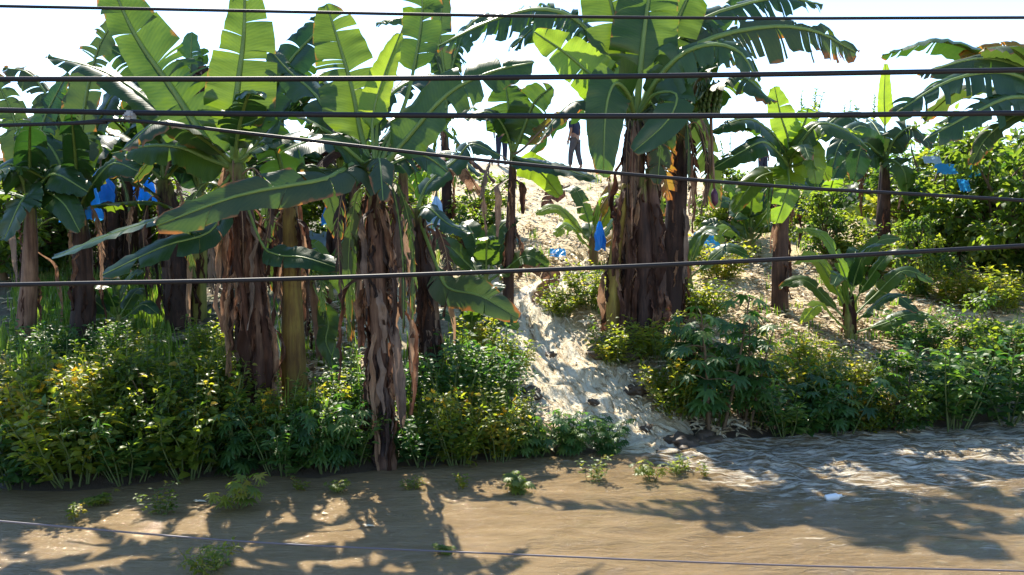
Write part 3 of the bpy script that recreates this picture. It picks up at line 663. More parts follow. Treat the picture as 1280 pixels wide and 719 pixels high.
banana('banana plant with leaning brown trunk just left of the thick shredded trunk', (226, 408), (205, 225), 0.14, [
    ([(200, 180, 0), (190, 130, 0), (165, 80, .1), (120, 50, .1)], 60, 30, 0.6, 6, 'green'),
    ([(215, 170, .1), (235, 110, .1), (240, 40, .1)], 62, 10, 0.3, 6, 'dark'),
    ([(185, 210, -.1), (150, 200, -.2), (110, 235, -.3)], 50, 40, 0.6, 5, 'dark'),
    ([(215, 190, -.1), (240, 130, -.2), (252, 90, -.2), (248, 130, -.25)], 44, 10, 0.9, 16, 'dry'),
], dry=22, rnd_leaves=3)
banana('thin greenish banana stem in shade between the leaning and the thick brown trunks', (248, 400), (252, 240), 0.085, [
    ([(250, 190, 0), (246, 120, 0), (255, 60, 0)], 56, 10, 0.3, 8, 'dark'),
    ([(240, 215, 0), (215, 150, .1), (180, 140, .1)], 50, 40, 0.6, 6, 'dark'),
], stem='trunk_green', dry=8, dry_top=.4, rnd_leaves=3)
banana('banana plant with pale brown trunk in the background left of the middle', (560, 292), (556, 160), 0.10, [
    ([(556, 110, 0), (540, 60, 0), (510, 25, 0), (470, 30, 0)], 52, 45, 0.9, 18, 'dark', dict(gap=.5)),
    ([(560, 110, 0), (575, 55, 0), (600, 22, 0), (650, 20, 0)], 60, 45, 1.0, 22, 'dark', dict(gap=.5)),
    ([(556, 100, 0), (550, 40, 0), (556, -20, 0)], 50, 10, 0.3, 8, 'old'),
], dry=10, drylen=(0.5, 1.2), rnd_leaves=2)
banana('bare leaning banana stem with limp leaves among pale litter right of the yellow stem', (405, 452), (388, 345), 0.055, [
    ([(380, 325, -.1), (365, 320, -.2), (345, 345, -.3)], 36, 40, 0.5, 2, 'dark'),
    ([(400, 330, 0), (420, 340, -.1), (440, 380, -.1)], 34, 30, 0.4, 2, 'green'),
    ([(410, 400, -.2), (408, 430, -.3), (430, 470, -.35)], 28, 10, 0.2, 0, 'green'),
], dry=4, drylen=(.3, .5))

# suckers and young plants
def sucker(label, px, h_px, wpx, n, kinds=('green', 'young'), spread=1.0, stem='trunk_green', group=None, dry=0, seed=None):
    b = hit(*px); D = b.y; hm = h_px * D / F
    root = empty('banana_sucker', b); tag(root, label, 'banana sucker', group)
    rg = random.Random(seed or nxt()); c = b + Vector((rg.uniform(-.03, .03), 0, hm * 0.30))
    tube_obj('pseudostem', [b + Vector((0, 0, -.08)), b.lerp(c, .5), c], [hm * .045, hm * .038, hm * .028], M[stem], root, b, sides=12, rings=14, bump=.1)
    for k in range(n):
        az = k * 2.4 + rg.uniform(-.3, .3); el = 1.35 - 1.0 * k / n + rg.uniform(-.1, .1); L = hm * 0.66 * spread * rg.uniform(.85, 1.1)
        d = Vector((math.cos(az), math.sin(az) * .8, 0)); up = Vector((0, 0, 1))
        st = c - up * hm * .02 * k
        pts = [st, st + (d * math.cos(el) + up * math.sin(el)) * L * .35, st + d * L * .7 * math.cos(el * .85) + up * L * (.72 * math.sin(el)), st + d * L * 1.05 * math.cos(el * .75) + up * L * (.85 * math.sin(el) - .28 * math.cos(el))]
        leaf(root, b, pts, wpx * D / F / 2, 0, rg.uniform(.1, .5), rg.choice([0, 1, 2, 4]), rg.choice(kinds), seed=nxt(), norm=(up - d * .5 + Vector((0, -.9, 0))).normalized(), pet=.2)
    for k in range(dry):
        az = rg.uniform(0, 6.28)
        ribbon_dry(root, b, b + Vector((0, 0, hm * .35)), hm * .3, az, .06, .05, nxt())
    return root
sucker('bushy bright green banana sucker on the straw slope, lower right', (1062, 425), 172, 24, 14, ('green', 'young', 'green'), 1.0, dry=5, seed=4)
sucker('spreading banana sucker with flat pale leaves in front of the slender plant', (608, 375), 105, 34, 7, ('dark', 'green'), 1.3)
sucker('dense rosette of broad green leaves left of the slim dark trunk', (938, 320), 120, 30, 13, ('green', 'young'), 1.0)
sucker('leafy young banana clump right of the slim dark trunk', (1030, 300), 110, 28, 12, ('green', 'dark', 'young'), 1.1)
sucker('young banana plant growing against the left side of the largest trunk', (742, 335), 130, 24, 9, ('green', 'young', 'yellowing'), 1.0, dry=3)
sucker('low green sucker at the foot of the trunk with the hanging dead leaf', (590, 440), 95, 24, 7, ('green', 'dark'), 1.1)
sucker('small sucker with broad leaves in the shade behind the yellow stem', (415, 380), 85, 26, 7, ('green', 'young'), 1.2)
sucker('pale green sucker on the skyline beside the far slender stem', (530, 275), 105, 22, 8, ('young', 'green'), .9)
sucker('upright green sucker close against the right foot of the largest trunk', (862, 375), 130, 22, 7, ('green', 'dark'), .9)
sucker('sucker with few long leaves by the short brown trunk at left', (150, 420), 90, 22, 6, ('green', 'dark'), 1.1)

# far background banana plants that close the grove at left
for lab, bx, by, cy, s, kd in [('hazy green banana plant deep in the grove behind left edge', 62, 330, 200, 12, ('green', 'dark')),
                          ('dark banana plant deep in the grove behind the two upright leaves', 160, 325, 175, 13, ('dark', 'old')),
                          ('banana plant with torn leaves deep in the grove behind yellow stem', 345, 320, 150, 14, ('old', 'dark')),
                          ('banana plant deep in the grove behind the water edge trunk', 440, 310, 165, 15, ('green', 'dark', 'old')),
                          ('banana plant in the grove with dark leaves just above the blue bags at left', 135, 345, 225, 12, ('dark', 'green')),
                          ('shaded banana plant in the grove close behind the thick shredded trunk', 290, 350, 215, 12, ('dark', 'old')),
                          ('shaded banana plant in the grove between the yellow stem and the water edge trunk', 420, 345, 215, 12, ('dark', 'old', 'dry')),
                          ('shaded banana plant in the grove just left of the trunk with the hanging dead leaf', 500, 335, 215, 12, ('dark', 'dry'))]:
    banana(lab, (bx, by), (bx + 4, cy), 0.12, [], dead=2, dry=12, drylen=(.6, 1.5), rnd_leaves=9, rl_len=1.9, rl_kinds=kd, droopy=0.02, group='banana plants deep in the grove')

exec_marker = None
# ------------------------------------------------------------------ cut banana leaf lying on the straw
def fallen(label, pts, wpx, kind, D, roll=20, droop=.4, tears=4):
    wp = [P(a, b, D + (c if True else 0)) for a, b, c in pts]
    o = empty('fallen_leaf', wp[0]); tag(o, label, 'leaf')
    leaf(o, wp[0], wp, wpx * D / F / 2, roll, droop, tears, kind, seed=nxt(), name='blade')
dd = hit(650, 372).y
fallen('curled reddish brown dead banana leaf arching over straw beside the slender trunk', [(640, 335, 0), (665, 326, -.1), (688, 345, -.2), (668, 378, -.25)], 34, 'dry', dd + .2, 30, .5, 3)
fallen('rust brown dead leaf drooping above the straw right of the slender trunk', [(712, 232, 0), (695, 240, -.1), (680, 262, -.2)], 26, 'dry', hit(690, 300).y - .4, 25, .5, 2)

# ------------------------------------------------------------------ leafy shrubs (prototypes, then copies)
def leaf_cards(pos, dirs, ups, ln, wd, rnd, fold=0.25, curl=0.25):
    """numpy: one 8-vertex pointed leaf per entry -> verts, faces, rnd"""
    pos = np.asarray(pos, float); d = np.asarray(dirs, float); u = np.asarray(ups, float)
    ln = np.asarray(ln, float)[:, None]; wd = np.asarray(wd, float)[:, None]; n = len(pos)
    d /= np.linalg.norm(d, axis=1)[:, None] + 1e-9
    s = np.cross(d, u); s /= np.linalg.norm(s, axis=1)[:, None] + 1e-9; nn = np.cross(s, d)
    rows = [(0.0, 0.0, 0.0), (0.35, 1.0, 0.05), (0.7, 0.7, -0.10 * curl * 4), (1.0, 0.0, -0.28 * curl * 4)]
    vs = [pos,
          pos + d * ln * .33 - s * wd + nn * wd * fold, pos + d * ln * .36, pos + d * ln * .33 + s * wd + nn * wd * fold,
          pos + d * ln * .70 - s * wd * .72 - nn * ln * curl * .35 + nn * wd * fold, pos + d * ln * .72 - nn * ln * curl * .35, pos + d * ln * .70 + s * wd * .72 - nn * ln * curl * .35 + nn * wd * fold,
          pos + d * ln - nn * ln * curl]
    V = np.stack(vs, 1).reshape(-1, 3)
    base = (np.arange(n) * 8)[:, None]
    q = [(0, 2, 1), (0, 3, 2), (4, 1, 2, 5), (5, 2, 3, 6), (7, 4, 5), (7, 5, 6)]
    Fc = []
    for a in q: Fc += [tuple(r) for r in (base + np.array(a)).tolist()]
    return V, Fc, np.repeat(np.asarray(rnd, float), 8)

class Acc:
    def __init__(s): s.p, s.d, s.u, s.l, s.w, s.r = [], [], [], [], [], []
    def add(s, p, d, u, l, w, r): s.p.append(tuple(p)); s.d.append(tuple(d)); s.u.append(tuple(u)); s.l.append(l); s.w.append(w); s.r.append(r)
    def mesh(s, name, **k):
        V, Fc, r = leaf_cards(s.p, s.d, s.u, s.l, s.w, s.r, **k); return mesh_np(name, V, Fc, rnd=r, smooth=False)
def stems_mesh(name, lst):
    V = []; Fc = []
    for pts, r in lst:
        v, f, u = tube(pts, r, sides=5, rings=max(4, (len(pts) - 1) * 3), cap=False); b = len(V); V += v; Fc += [tuple(i + b for i in q) for q in f]
    return mesh_np(name, V, Fc)
def rv(rg): 
    while True:
        v = Vector((rg.uniform(-1, 1), rg.uniform(-1, 1), rg.uniform(-1, 1)))
        if 0.05 < v.length < 1: return v.normalized()

def weed_proto(seed, nst=34, leaf_l=.11, spread=.55, nl=46, wid=.30, flowers=0, lo=.12, yellow=.25):
    """unit height 1, many branching stems; ovate leaves"""
    rg = random.Random(seed); A = Acc(); st = []; fl = Acc()
    for k in range(nst):
        az = rg.uniform(0, 6.283); rr = spread * math.sqrt(rg.random()); h = rg.choice([rg.uniform(.35, .8), rg.uniform(.5, .85), rg.uniform(.75, 1.15)])
        d = Vector((math.cos(az), math.sin(az), 0)); p0 = d * rr * .35
        p1 = d * rr * .7 + Vector((rg.uniform(-.05, .05), rg.uniform(-.05, .05), h * .55)); p2 = d * rr * (1.0 + .15 * rg.random()) + Vector((rg.uniform(-.08, .08), rg.uniform(-.08, .08), h))
        pts = [p0, p1, p2]; st.append((pts, [.010, .007, .003]))
        tone = rg.gauss(.45, .16)
        for i in range(nl):
            t = lo + (1 - lo) * rg.random() ** .75; p = catmull(pts, t); o = rv(rg); o.z = abs(o.z) * .6 - .1; o.normalize()
            p = p + o * rg.uniform(.0, .09)
            ll = leaf_l * rg.uniform(.55, 1.2) * (1.05 - .35 * t)
            up = (Vector((0, 0, 1)) + rv(rg) * .7).normalized()
            r = tone + rg.gauss(0, .12) + .12 * (t - .5) + (rg.uniform(.3, .5) if rg.random() < yellow * .25 else 0)
            A.add(p, o, up, ll, ll * wid * rg.uniform(.8, 1.2), max(0, min(1, r)))
        if flowers and rg.random() < flowers:
            for q in range(3):
                c = catmull(pts, rg.uniform(.75, 1)) + rv(rg) * .05
                fl.p.append(tuple(c))
    return A.mesh('foliage'), stems_mesh('stem', st), (fl.p[:24] if flowers and fl.p else None)

def cassava_proto(seed, nst=6, nleaf=24, leaf_l=.15, spread=.33, lo=.25):
    rg = random.Random(seed); A = Acc(); st = []
    for k in range(nst):
        az = rg.uniform(0, 6.283); rr = spread * rg.uniform(.2, 1); h = rg.uniform(.6, 1)
        d = Vector((math.cos(az), math.sin(az), 0))
        pts = [d * rr * .25, d * rr * .6 + Vector((rg.uniform(-.05, .05), 0, h * .5)), d * rr + Vector((0, rg.uniform(-.05, .05), h))]
        st.append((pts, [.013, .010, .005]))
        for i in range(nleaf):
            t = lo + (1 - lo) * (i + rg.random()) / nleaf; p = catmull(pts, t); a = i * 2.4 + rg.uniform(-.4, .4)
            o = Vector((math.cos(a), math.sin(a), rg.uniform(.1, .7))).normalized(); pl = rg.uniform(.08, .2) * (1.15 - .4 * t)
            e = p + o * pl + Vector((0, 0, -.01)); st.append(([p, p.lerp(e, .5) + Vector((0, 0, .01)), e], [.0035, .003, .002]))
            nrm = (o * .55 + Vector((0, 0, 1)) + rv(rg) * .35).normalized(); f = (o - nrm * o.dot(nrm)).normalized(); s = nrm.cross(f)
            tone = max(0, min(1, rg.gauss(.4, .2)))
            for q in range(7):
                an = (q - 3) * .62; dd = f * math.cos(an) + s * math.sin(an)
                ll = leaf_l * (1 - .09 * abs(q - 3)) * rg.uniform(.8, 1.1)
                A.add(e, dd - Vector((0, 0, .15)), nrm, ll, ll * .14, tone)
    return A.mesh('foliage', fold=.15, curl=.2), stems_mesh('stem', st), None

def bush_proto(seed, nclump=38, per=70, leaf_l=.055, rx=.55, trunk=True):
    """branching round-leaved bush, unit height; leaf clumps at branch ends with gaps"""
    rg = random.Random(seed); A = Acc(); st = []
    top = Vector((rg.uniform(-.05, .05), rg.uniform(-.05, .05), .42)); st.append(([Vector((0, 0, 0)), Vector((.02, 0, .2)), top], [.03, .024, .016]))
    for k in range(nclump):
        v = rv(rg); v.z = v.z * .52 + .5
        c = Vector((v.x * rx * rg.uniform(.45, 1), v.y * rx * rg.uniform(.45, 1), .14 + max(0, v.z) * rg.uniform(.5, .98)))
        st.append(([top * rg.uniform(.3, 1), top.lerp(c, .55) + rv(rg) * .05, c], [.012, .008, .003]))
        cr = rg.uniform(.06, .14); tone = rg.gauss(.42, .2)
        for i in range(per):
            o = rv(rg); p = c + o * cr * rg.random() ** .5 * Vector((1, 1, .75)).length / 1.6
            dd = (o + Vector((0, 0, -.25)) + rv(rg) * .6).normalized(); ll = leaf_l * rg.uniform(.6, 1.3)
            A.add(p, dd, (Vector((0, 0, 1)) + rv(rg) * .8).normalized(), ll, ll * .36, max(0, min(1, tone + rg.gauss(0, .12))))
    return A.mesh('foliage'), stems_mesh('stem', st), None

def spike_proto(seed, n=3):
    rg = random.Random(seed); A = Acc(); st = []
    for k in range(n):
        x = rg.uniform(-.18, .18); h = rg.uniform(.6, 1); pts = [Vector((x * .4, 0, 0)), Vector((x * .8, rg.uniform(-.05, .05), h * .5)), Vector((x * 1.4, 0, h))]
        st.append((pts, [.012, .008, .003]))
        for i in range(130):
            t = rg.uniform(.15, 1); o = rv(rg); o.z = .5; ll = rg.uniform(.04, .11) * (1.2 - .7 * t)
            A.add(catmull(pts, t), o, (Vector((0, 0, 1)) + rv(rg) * .6).normalized(), ll, ll * .22, max(0, min(1, rg.gauss(.4, .2))))
    return A.mesh('foliage'), stems_mesh('stem', st), None

PROTO = {
    'weed': ('weed', 'weed', [weed_proto(s, flowers=0, leaf_l=.13, nst=26, nl=36) for s in (1, 2)]),
    'flower': ('flowering_weed', 'weed', [weed_proto(s, flowers=.4, yellow=1.0) for s in (3, 4)]),
    'lush': ('leafy_shrub', 'dkweed', [weed_proto(s, nst=22, nl=40, leaf_l=.15, wid=.26, spread=.62) for s in (5, 6, 19)]),
    'cassava': ('cassava_shrub', 'dkweed', [cassava_proto(s, nst=6, nleaf=22, leaf_l=.12) for s in (7, 8, 20)]),
    'finger': ('palmate_shrub', 'dkweed', [cassava_proto(s, nst=12, nleaf=12, leaf_l=.17, spread=.62, lo=.1) for s in (9, 10, 21)]),
    'bush': ('round_leaved_bush', 'bush', [bush_proto(s) for s in (11, 12, 13)]),
    'spike': ('tall_weed', 'bush', [spike_proto(s) for s in (14, 15)]),
    'sprig': ('water_weed', 'weed', [weed_proto(16, nst=9, nl=16, leaf_l=.24, spread=.6, lo=.2, wid=.24), cassava_proto(17, nst=5, nleaf=7, leaf_l=.26, spread=.6, lo=.3), weed_proto(18, nst=14, nl=14, leaf_l=.3, spread=.75, lo=.1, wid=.16), weed_proto(22, nst=5, nl=20, leaf_l=.28, spread=.45, lo=.3, wid=.3), cassava_proto(23, nst=8, nleaf=6, leaf_l=.3, spread=.8, lo=.2)]),
}
for k, (nm, mt, lst) in PROTO.items():
    for fo, stm, fl in lst:
        fo.materials.append(M[mt]); stm.materials.append(M['stembrown'] if k in ('bush', 'cassava') else M['stemgreen'])
def flower_mesh():
    V = [Vector((0, 0, .006))]; Fc = []
    for k in range(16):
        a = k * 6.2832 / 16; r = .042 if k % 2 == 0 else .020; V.append(Vector((math.cos(a) * r, math.sin(a) * r, .012 if k % 2 == 0 else 0)))
    for k in range(16): Fc.append((0, 1 + k, 1 + (k + 1) % 16))
    me = mesh_np('flower', V, Fc, smooth=False); me.materials.append(M['petal']); return me
FLOWER = flower_mesh()
_used = {k: 0 for k in PROTO}
def shrub(kind, px, py, hpx, label, wide=1.0, group=None, water=False, cat=None):
    nm, mt, lst = PROTO[kind]; fo, stm, fl = lst[_used[kind] % len(lst)]; _used[kind] += 1
    if water:
        r = ray(px, py); p = CAM + r * (-CAM.z / r.z)
    else: p = hit(px, py)
    h = hpx * p.y / F
    e = empty(nm, p + Vector((0, 0, -.03 * h))); e.rotation_euler = (0, 0, random.uniform(0, 6.28)); e.scale = (h * wide, h * wide, h)
    tag(e, label, cat or {'bush': 'bush', 'cassava': 'shrub', 'finger': 'shrub', 'lush': 'shrub'}.get(kind, 'weed'), group)
    link('foliage', fo, e); link('stem', stm, e)
    for q in (fl or ()):
        fo_ = link('flower', FLOWER, e); fo_.location = q; fo_.rotation_euler = (random.uniform(.2, 1.3), 0, random.uniform(0, 6.28))
    return e

# --- left bank, front row at the water
L = [
 ('lush', 20, 606, 110, 'dark leafy shrub at the water edge in the lower left corner', 1.1),
 ('weed', 95, 600, 120, 'tall yellow green weed at the water edge, second from the left corner', 1.1),
 ('lush', 160, 598, 100, 'dark shrub overhanging the muddy water below the big dark bush', 1.1),
 ('weed', 235, 592, 120, 'leafy yellow green weed on the water edge left of the thick trunk foot', 1.1),
 ('finger', 300, 592, 95, 'finger leaved shrub in front of the thick shredded trunk foot', 1.0),
 ('lush', 352, 588, 95, 'dark shrub below the yellow stem at the water edge', 1.1),
 ('finger', 408, 586, 100, 'finger leaved dark shrub left of the water edge banana trunk', 1.0),
 ('flower', 330, 560, 90, 'weed with yellow blooms at the foot of the yellow stem', 1.0),
 ('lush', 440, 578, 80, 'small dark shrub touching the left of the water edge trunk', 1.0),
 ('flower', 45, 575, 135, 'tall yellow flowering weed near the left edge', 1.0),
 ('flower', 110, 570, 130, 'yellow flowering weed left of the big dark bush', 1.0),
 ('bush', 195, 568, 120, 'big dark rounded bush standing among yellow weeds on left bank', 1.1),
 ('flower', 258, 562, 115, 'yellow flowering weed right of the big dark bush', 1.0),
 ('weed', 30, 530, 98, 'sunlit yellow green weed high on the bank at left edge', 1.1),
 ('weed', 80, 520, 92, 'sunlit weed below the short brown banana trunk', 1.1),
 ('weed', 135, 522, 98, 'sunlit weed below the lying pole', 1.1),
 ('weed', 190, 515, 90, 'sunlit weed behind the big dark bush', 1.1),
 ('weed', 245, 520, 95, 'sunlit weed below the leaning brown banana trunk', 1.1),
 ('weed', 280, 500, 85, 'green weed against the left side of the thick shredded trunk', 1.0),
 ('weed', 175, 462, 62, 'small leafy weed in front of the grass between left trunks', 1.1),
 ('lush', 55, 455, 60, 'low green shrub at the foot of the left edge banana trunk', 1.1),
 ('lush', 130, 455, 55, 'low shrub just below the lying pole in shade', 1.1),
 ('weed', 265, 455, 60, 'low weed between the leaning trunk and the thick trunk', 1.1),
 ('lush', 440, 520, 85, 'shaded shrub behind the water edge trunk on its left', 1.0),
 ('weed', 405, 540, 75, 'green weed between the yellow stem and the water edge trunk', 1.0),
 # centre
 ('lush', 528, 578, 85, 'dark green shrub just right of the water edge trunk', 1.0),
 ('flower', 575, 576, 105, 'bright yellow flowering weed on the bank right of the water edge trunk', 1.05),
 ('flower', 622, 574, 88, 'smaller yellow flowering weed next to the dark shrub by the stream', 1.0),
 ('finger', 668, 572, 70, 'finger leaved shrub at the water edge left of the stream mouth', 1.1),
 ('finger', 716, 569, 62, 'low dark shrub on the left lip of the stream mouth', 1.1),
 ('finger', 762, 566, 52, 'lowest dark shrub beside the stream where it enters the river', 1.2),
 ('lush', 560, 520, 95, 'green shrub under the hanging dead leaf', 1.0),
 ('lush', 610, 500, 90, 'shaded green shrub on the left bank of the stream', 1.0),
 ('weed', 640, 470, 60, 'light green weed at the left rim of the stream', 1.0),
 ('weed', 600, 440, 60, 'weed at the foot of the low green sucker', 1.0),
 ('weed', 700, 395, 45, 'bright low weed on straw beside the stream, below the fallen brown leaf', 1.3),
 ('weed', 738, 385, 60, 'bright weed left of the largest trunk foot', 1.2),
 # right of the stream
 ('weed', 770, 455, 55, 'weed in shade at the foot of the largest trunk', 1.2),
 ('weed', 820, 450, 60, 'weed right of the largest trunk foot', 1.2),
 ('flower', 850, 520, 85, 'yellowish flowering weed on the right bank of the stream', 1.0),
 ('cassava', 890, 545, 190, 'tall dark cassava shrub on the right bank, its top over the straw', 1.0),
 ('cassava', 930, 530, 150, 'cassava shrub behind and right of the tallest cassava', 1.0),
 ('cassava', 862, 500, 120, 'cassava shrub left of the tallest cassava, higher on the bank', 1.0),
 ('lush', 985, 545, 85, 'dark leafy shrub at the waterline right of the cassavas', 1.1),
 ('finger', 1050, 542, 95, 'blue green finger leaved shrub at the waterline below the bushy sucker', 1.1),
 ('flower', 1010, 515, 85, 'yellow flowering weed right of the cassavas', 1.0),
 ('flower', 1085, 538, 60, 'yellow blooming weed low at the waterline at right', 1.1),
 ('bush', 1120, 538, 90, 'rounded dark bush at the waterline, third from the right edge', 1.2),
 ('lush', 1185, 532, 110, 'dark leafy shrub at the waterline, second from the right edge', 1.1),
 ('lush', 1255, 528, 120, 'dark leafy shrub at the waterline in the right corner', 1.1),
 ('weed', 970, 478, 45, 'weed on straw below the slim dark trunk', 1.2),
 ('bush', 1215, 492, 80, 'green bush on the bank below the right hand straw patch', 1.2),
 ('bush', 1265, 475, 110, 'green bush on the bank at the right edge', 1.2),
 ('weed', 880, 400, 60, 'weed between the slim dark trunk and the fruiting plant', 1.3),
 # upper right thicket
 ('bush', 1030, 330, 85, 'round leaved bush on the slope left of the spear leaf banana plant', 1.1),
 ('weed', 1085, 345, 60, 'bright weed at the foot of the spear leaf banana plant', 1.3),
 ('bush', 945, 275, 60, 'low sunlit bush on the ridge slope below the third person', 1.3),
 ('lush', 1150, 440, 60, 'dark low shrub between the bushy sucker and the right straw patch', 1.2),
 ('weed', 1068, 492, 62, 'weed growing below the bushy sucker on the pale bank', 1.2),
 ('weed', 1010, 470, 60, 'yellow green weed just left of the bushy sucker', 1.2),
 ('weed', 900, 350, 55, 'sunlit weed right of the fruiting plant on the straw', 1.3),
 ('bush', 1120, 265, 75, 'bush behind the spear leaf banana plant on its right', 1.2),
 ('bush', 985, 285, 60, 'bush right behind the slim dark trunk', 1.1),
 ('bush', 1150, 372, 100, 'dark vine covered bush on a thin trunk in front of right thicket', .8),
 ('bush', 1140, 310, 120, 'round leaved bush at the left end of the right thicket', 1.2),
 ('bush', 1195, 330, 150, 'tall round leaved bush in the middle of the right thicket', 1.0),
 ('bush', 1245, 345, 165, 'tallest round leaved bush of the right thicket', 1.0),
 ('bush', 1290, 360, 200, 'round leaved bush at the right edge of the thicket', 1.0),
 ('bush', 1215, 300, 110, 'round leaved bush behind the right thicket', 1.2),
 ('weed', 1200, 385, 55, 'sunlit weed at the foot of the right thicket', 1.3),
 ('weed', 1250, 390, 60, 'shaded weed at the foot of the right edge thicket', 1.3),
 ('bush', 1165, 285, 125, 'tall tangled bush on the skyline behind the right thicket, nearest the spear leaf plant', 1.1),
 ('bush', 1235, 280, 140, 'tallest tangled bush on the skyline behind the right thicket', 1.1),
 ('lush', 1100, 250, 75, 'leafy shrub on the skyline behind the lime spear leaf', 1.2),
 ('bush', 6, 350, 130, 'shaded bush at the extreme left edge behind the slim trunk', 1.3),
 ('bush', 190, 305, 105, 'shaded bush in the grove behind the leaning brown trunk', 1.3),
 ('bush', 345, 300, 110, 'shaded bush in the grove between the thick trunk and the yellow stem', 1.3),
 ('bush', 80, 300, 100, 'sunlit bush far back in the grove below the blue bags', 1.4),
 ('bush', 1080, 270, 70, 'low bush on the slope behind the spear leaf banana plant', 1.3),
 ('bush', 1020, 258, 60, 'low bush on the ridge right of the third person', 1.3),
 ('bush', 905, 300, 85, 'dark bush beside the dense leaf rosette', 1.1),
 ('bush', 600, 285, 70, 'dark mounded bush on the slope below the second person', 1.4),
 ('bush', 580, 320, 60, 'low dark bush behind the flat leaved sucker', 1.3),
 ('bush', 125, 320, 90, 'sunlit bush behind the short brown trunk at left', 1.3),
 ('bush', 50, 335, 90, 'bush behind the left edge banana trunk', 1.3),
 ('bush', 270, 320, 90, 'shaded bush behind the thick shredded trunk', 1.3),
 ('bush', 420, 300, 85, 'shaded bush behind the yellow stem', 1.3),
 ('bush', 485, 290, 80, 'shaded bush behind the water edge trunk', 1.3),
 ('bush', 800, 290, 70, 'shaded bush behind the largest trunk', 1.2),
]
for k, x, y, h, lab, w in L: shrub(k, x, y, h, lab, w)

WISP = 'wispy stems rising out of the left bank weeds'
for x, y, h in [(20, 560, 150), (62, 560, 160), (98, 565, 150), (130, 555, 150), (165, 560, 170), (215, 560, 150), (240, 550, 150), (275, 560, 140), (350, 575, 120), (395, 575, 110), (545, 565, 110), (600, 560, 105), (650, 560, 90)]:
    shrub('spike', x, y, h, 'wispy narrow leaved weed stem rising above the bank undergrowth', 1.0, WISP)
# tall weeds against the sky on the ridge
for x, y, h, lab in [(1000, 218, 105, 'tall weed spires on the ridge above the bright upright leaf'),
                     (1018, 218, 110, 'tall weed spires on the ridge, the highest left of the blue bag'),
                     (1060, 222, 100, 'tall weed on the ridge behind the blue bag'),
                     (1090, 224, 108, 'tall weed on the ridge just left of the lime spear leaf'),
                     (912, 220, 55, 'thin weed on the ridge beside the third person'),
                     (592, 222, 45, 'small upright weed on the ridge left of the second person')]:
    shrub('spike', x, y, h, lab, 1.0, 'tall weeds on the ridge')

# sprigs standing in the shallow water
for x, y, h, lab in [(200, 645, 34, 'leafy sprig in the water above the largest sunlit patch at left'),
                     (296, 634, 46, 'tallest sprig in the water near the left bank'),
                     (262, 712, 40, 'yellow green sprig in the water at the bottom edge'),
                     (92, 652, 22, 'small sprig in the water near the left edge'),
                     (122, 632, 20, 'tiny sprig in shade near the left bank'),
                     (380, 612, 18, 'low sprig in the water left of the water edge trunk'),
                     (425, 615, 20, 'low sprig in the water below the finger leaved shrub'),
                     (515, 612, 16, 'low sprig in the water right of the water edge trunk'),
                     (575, 612, 20, 'sprig in the water below the yellow flowering weed'),
                     (648, 614, 28, 'dark leafy sprig in the water left of the stream mouth'),
                     (738, 602, 28, 'sprig in the water below the stream mouth'),
                     (815, 600, 30, 'broadest sprig in the water below the stream mouth'),
                     (850, 592, 22, 'sprig beside the broadest sprig, towards the foam'),
                     (880, 596, 16, 'smallest sprig at the edge of the foam'),
                     (555, 692, 16, 'flat green sprig in the water at the bottom middle')]:
    shrub('sprig', x, y, h, lab, 1.3, 'sprigs standing in the water', True)

# ------------------------------------------------------------------ ground cover: grass, litter
def scatter_grass():
    rg = random.Random(5); A = Acc()
    reg = [(20, 210, 345, 425, 2600, .16), (330, 450, 380, 470, 350, .12), (560, 760, 330, 560, 900, .14), (760, 960, 380, 545, 800, .14), (960, 1270, 330, 535, 650, .13), (0, 330, 425, 600, 1500, .22), (0, 460, 470, 602, 160, .45), (500, 640, 450, 575, 700, .25), (560, 960, 222, 330, 450, .17), (960, 1270, 225, 330, 700, .25), (0, 560, 250, 345, 900, .25)]
    for x0, x1, y0, y1, n, h in reg:
        for i in range(n // 4):
            px, py = rg.uniform(x0, x1), rg.uniform(y0, y1)
            p = hit(px, py)
            if stream_d(p.x, p.y) < 1.1 or p.z < .03: continue
            tone = rg.gauss(.5, .2)
            for k in range(7):
                q = p + Vector((rg.uniform(-.08, .08), rg.uniform(-.08, .08), -.01)); a = rg.uniform(0, 6.28)
                d = Vector((math.cos(a) * .45, math.sin(a) * .45, 1)); s = Vector((math.sin(a), -math.cos(a), .1))
                ll = h * rg.uniform(.6, 1.6)
                A.add(q, d, (math.cos(a), math.sin(a), .3), ll, .008 + .006 * rg.random(), max(0, min(1, tone + rg.gauss(0, .1))))
    o = link('grass', A.mesh('grass', fold=.1, curl=.35), None, M['grass'])
    tag(o, 'bright green grass tufts growing over the straw covered bank', 'grass', kind='stuff')
scatter_grass()
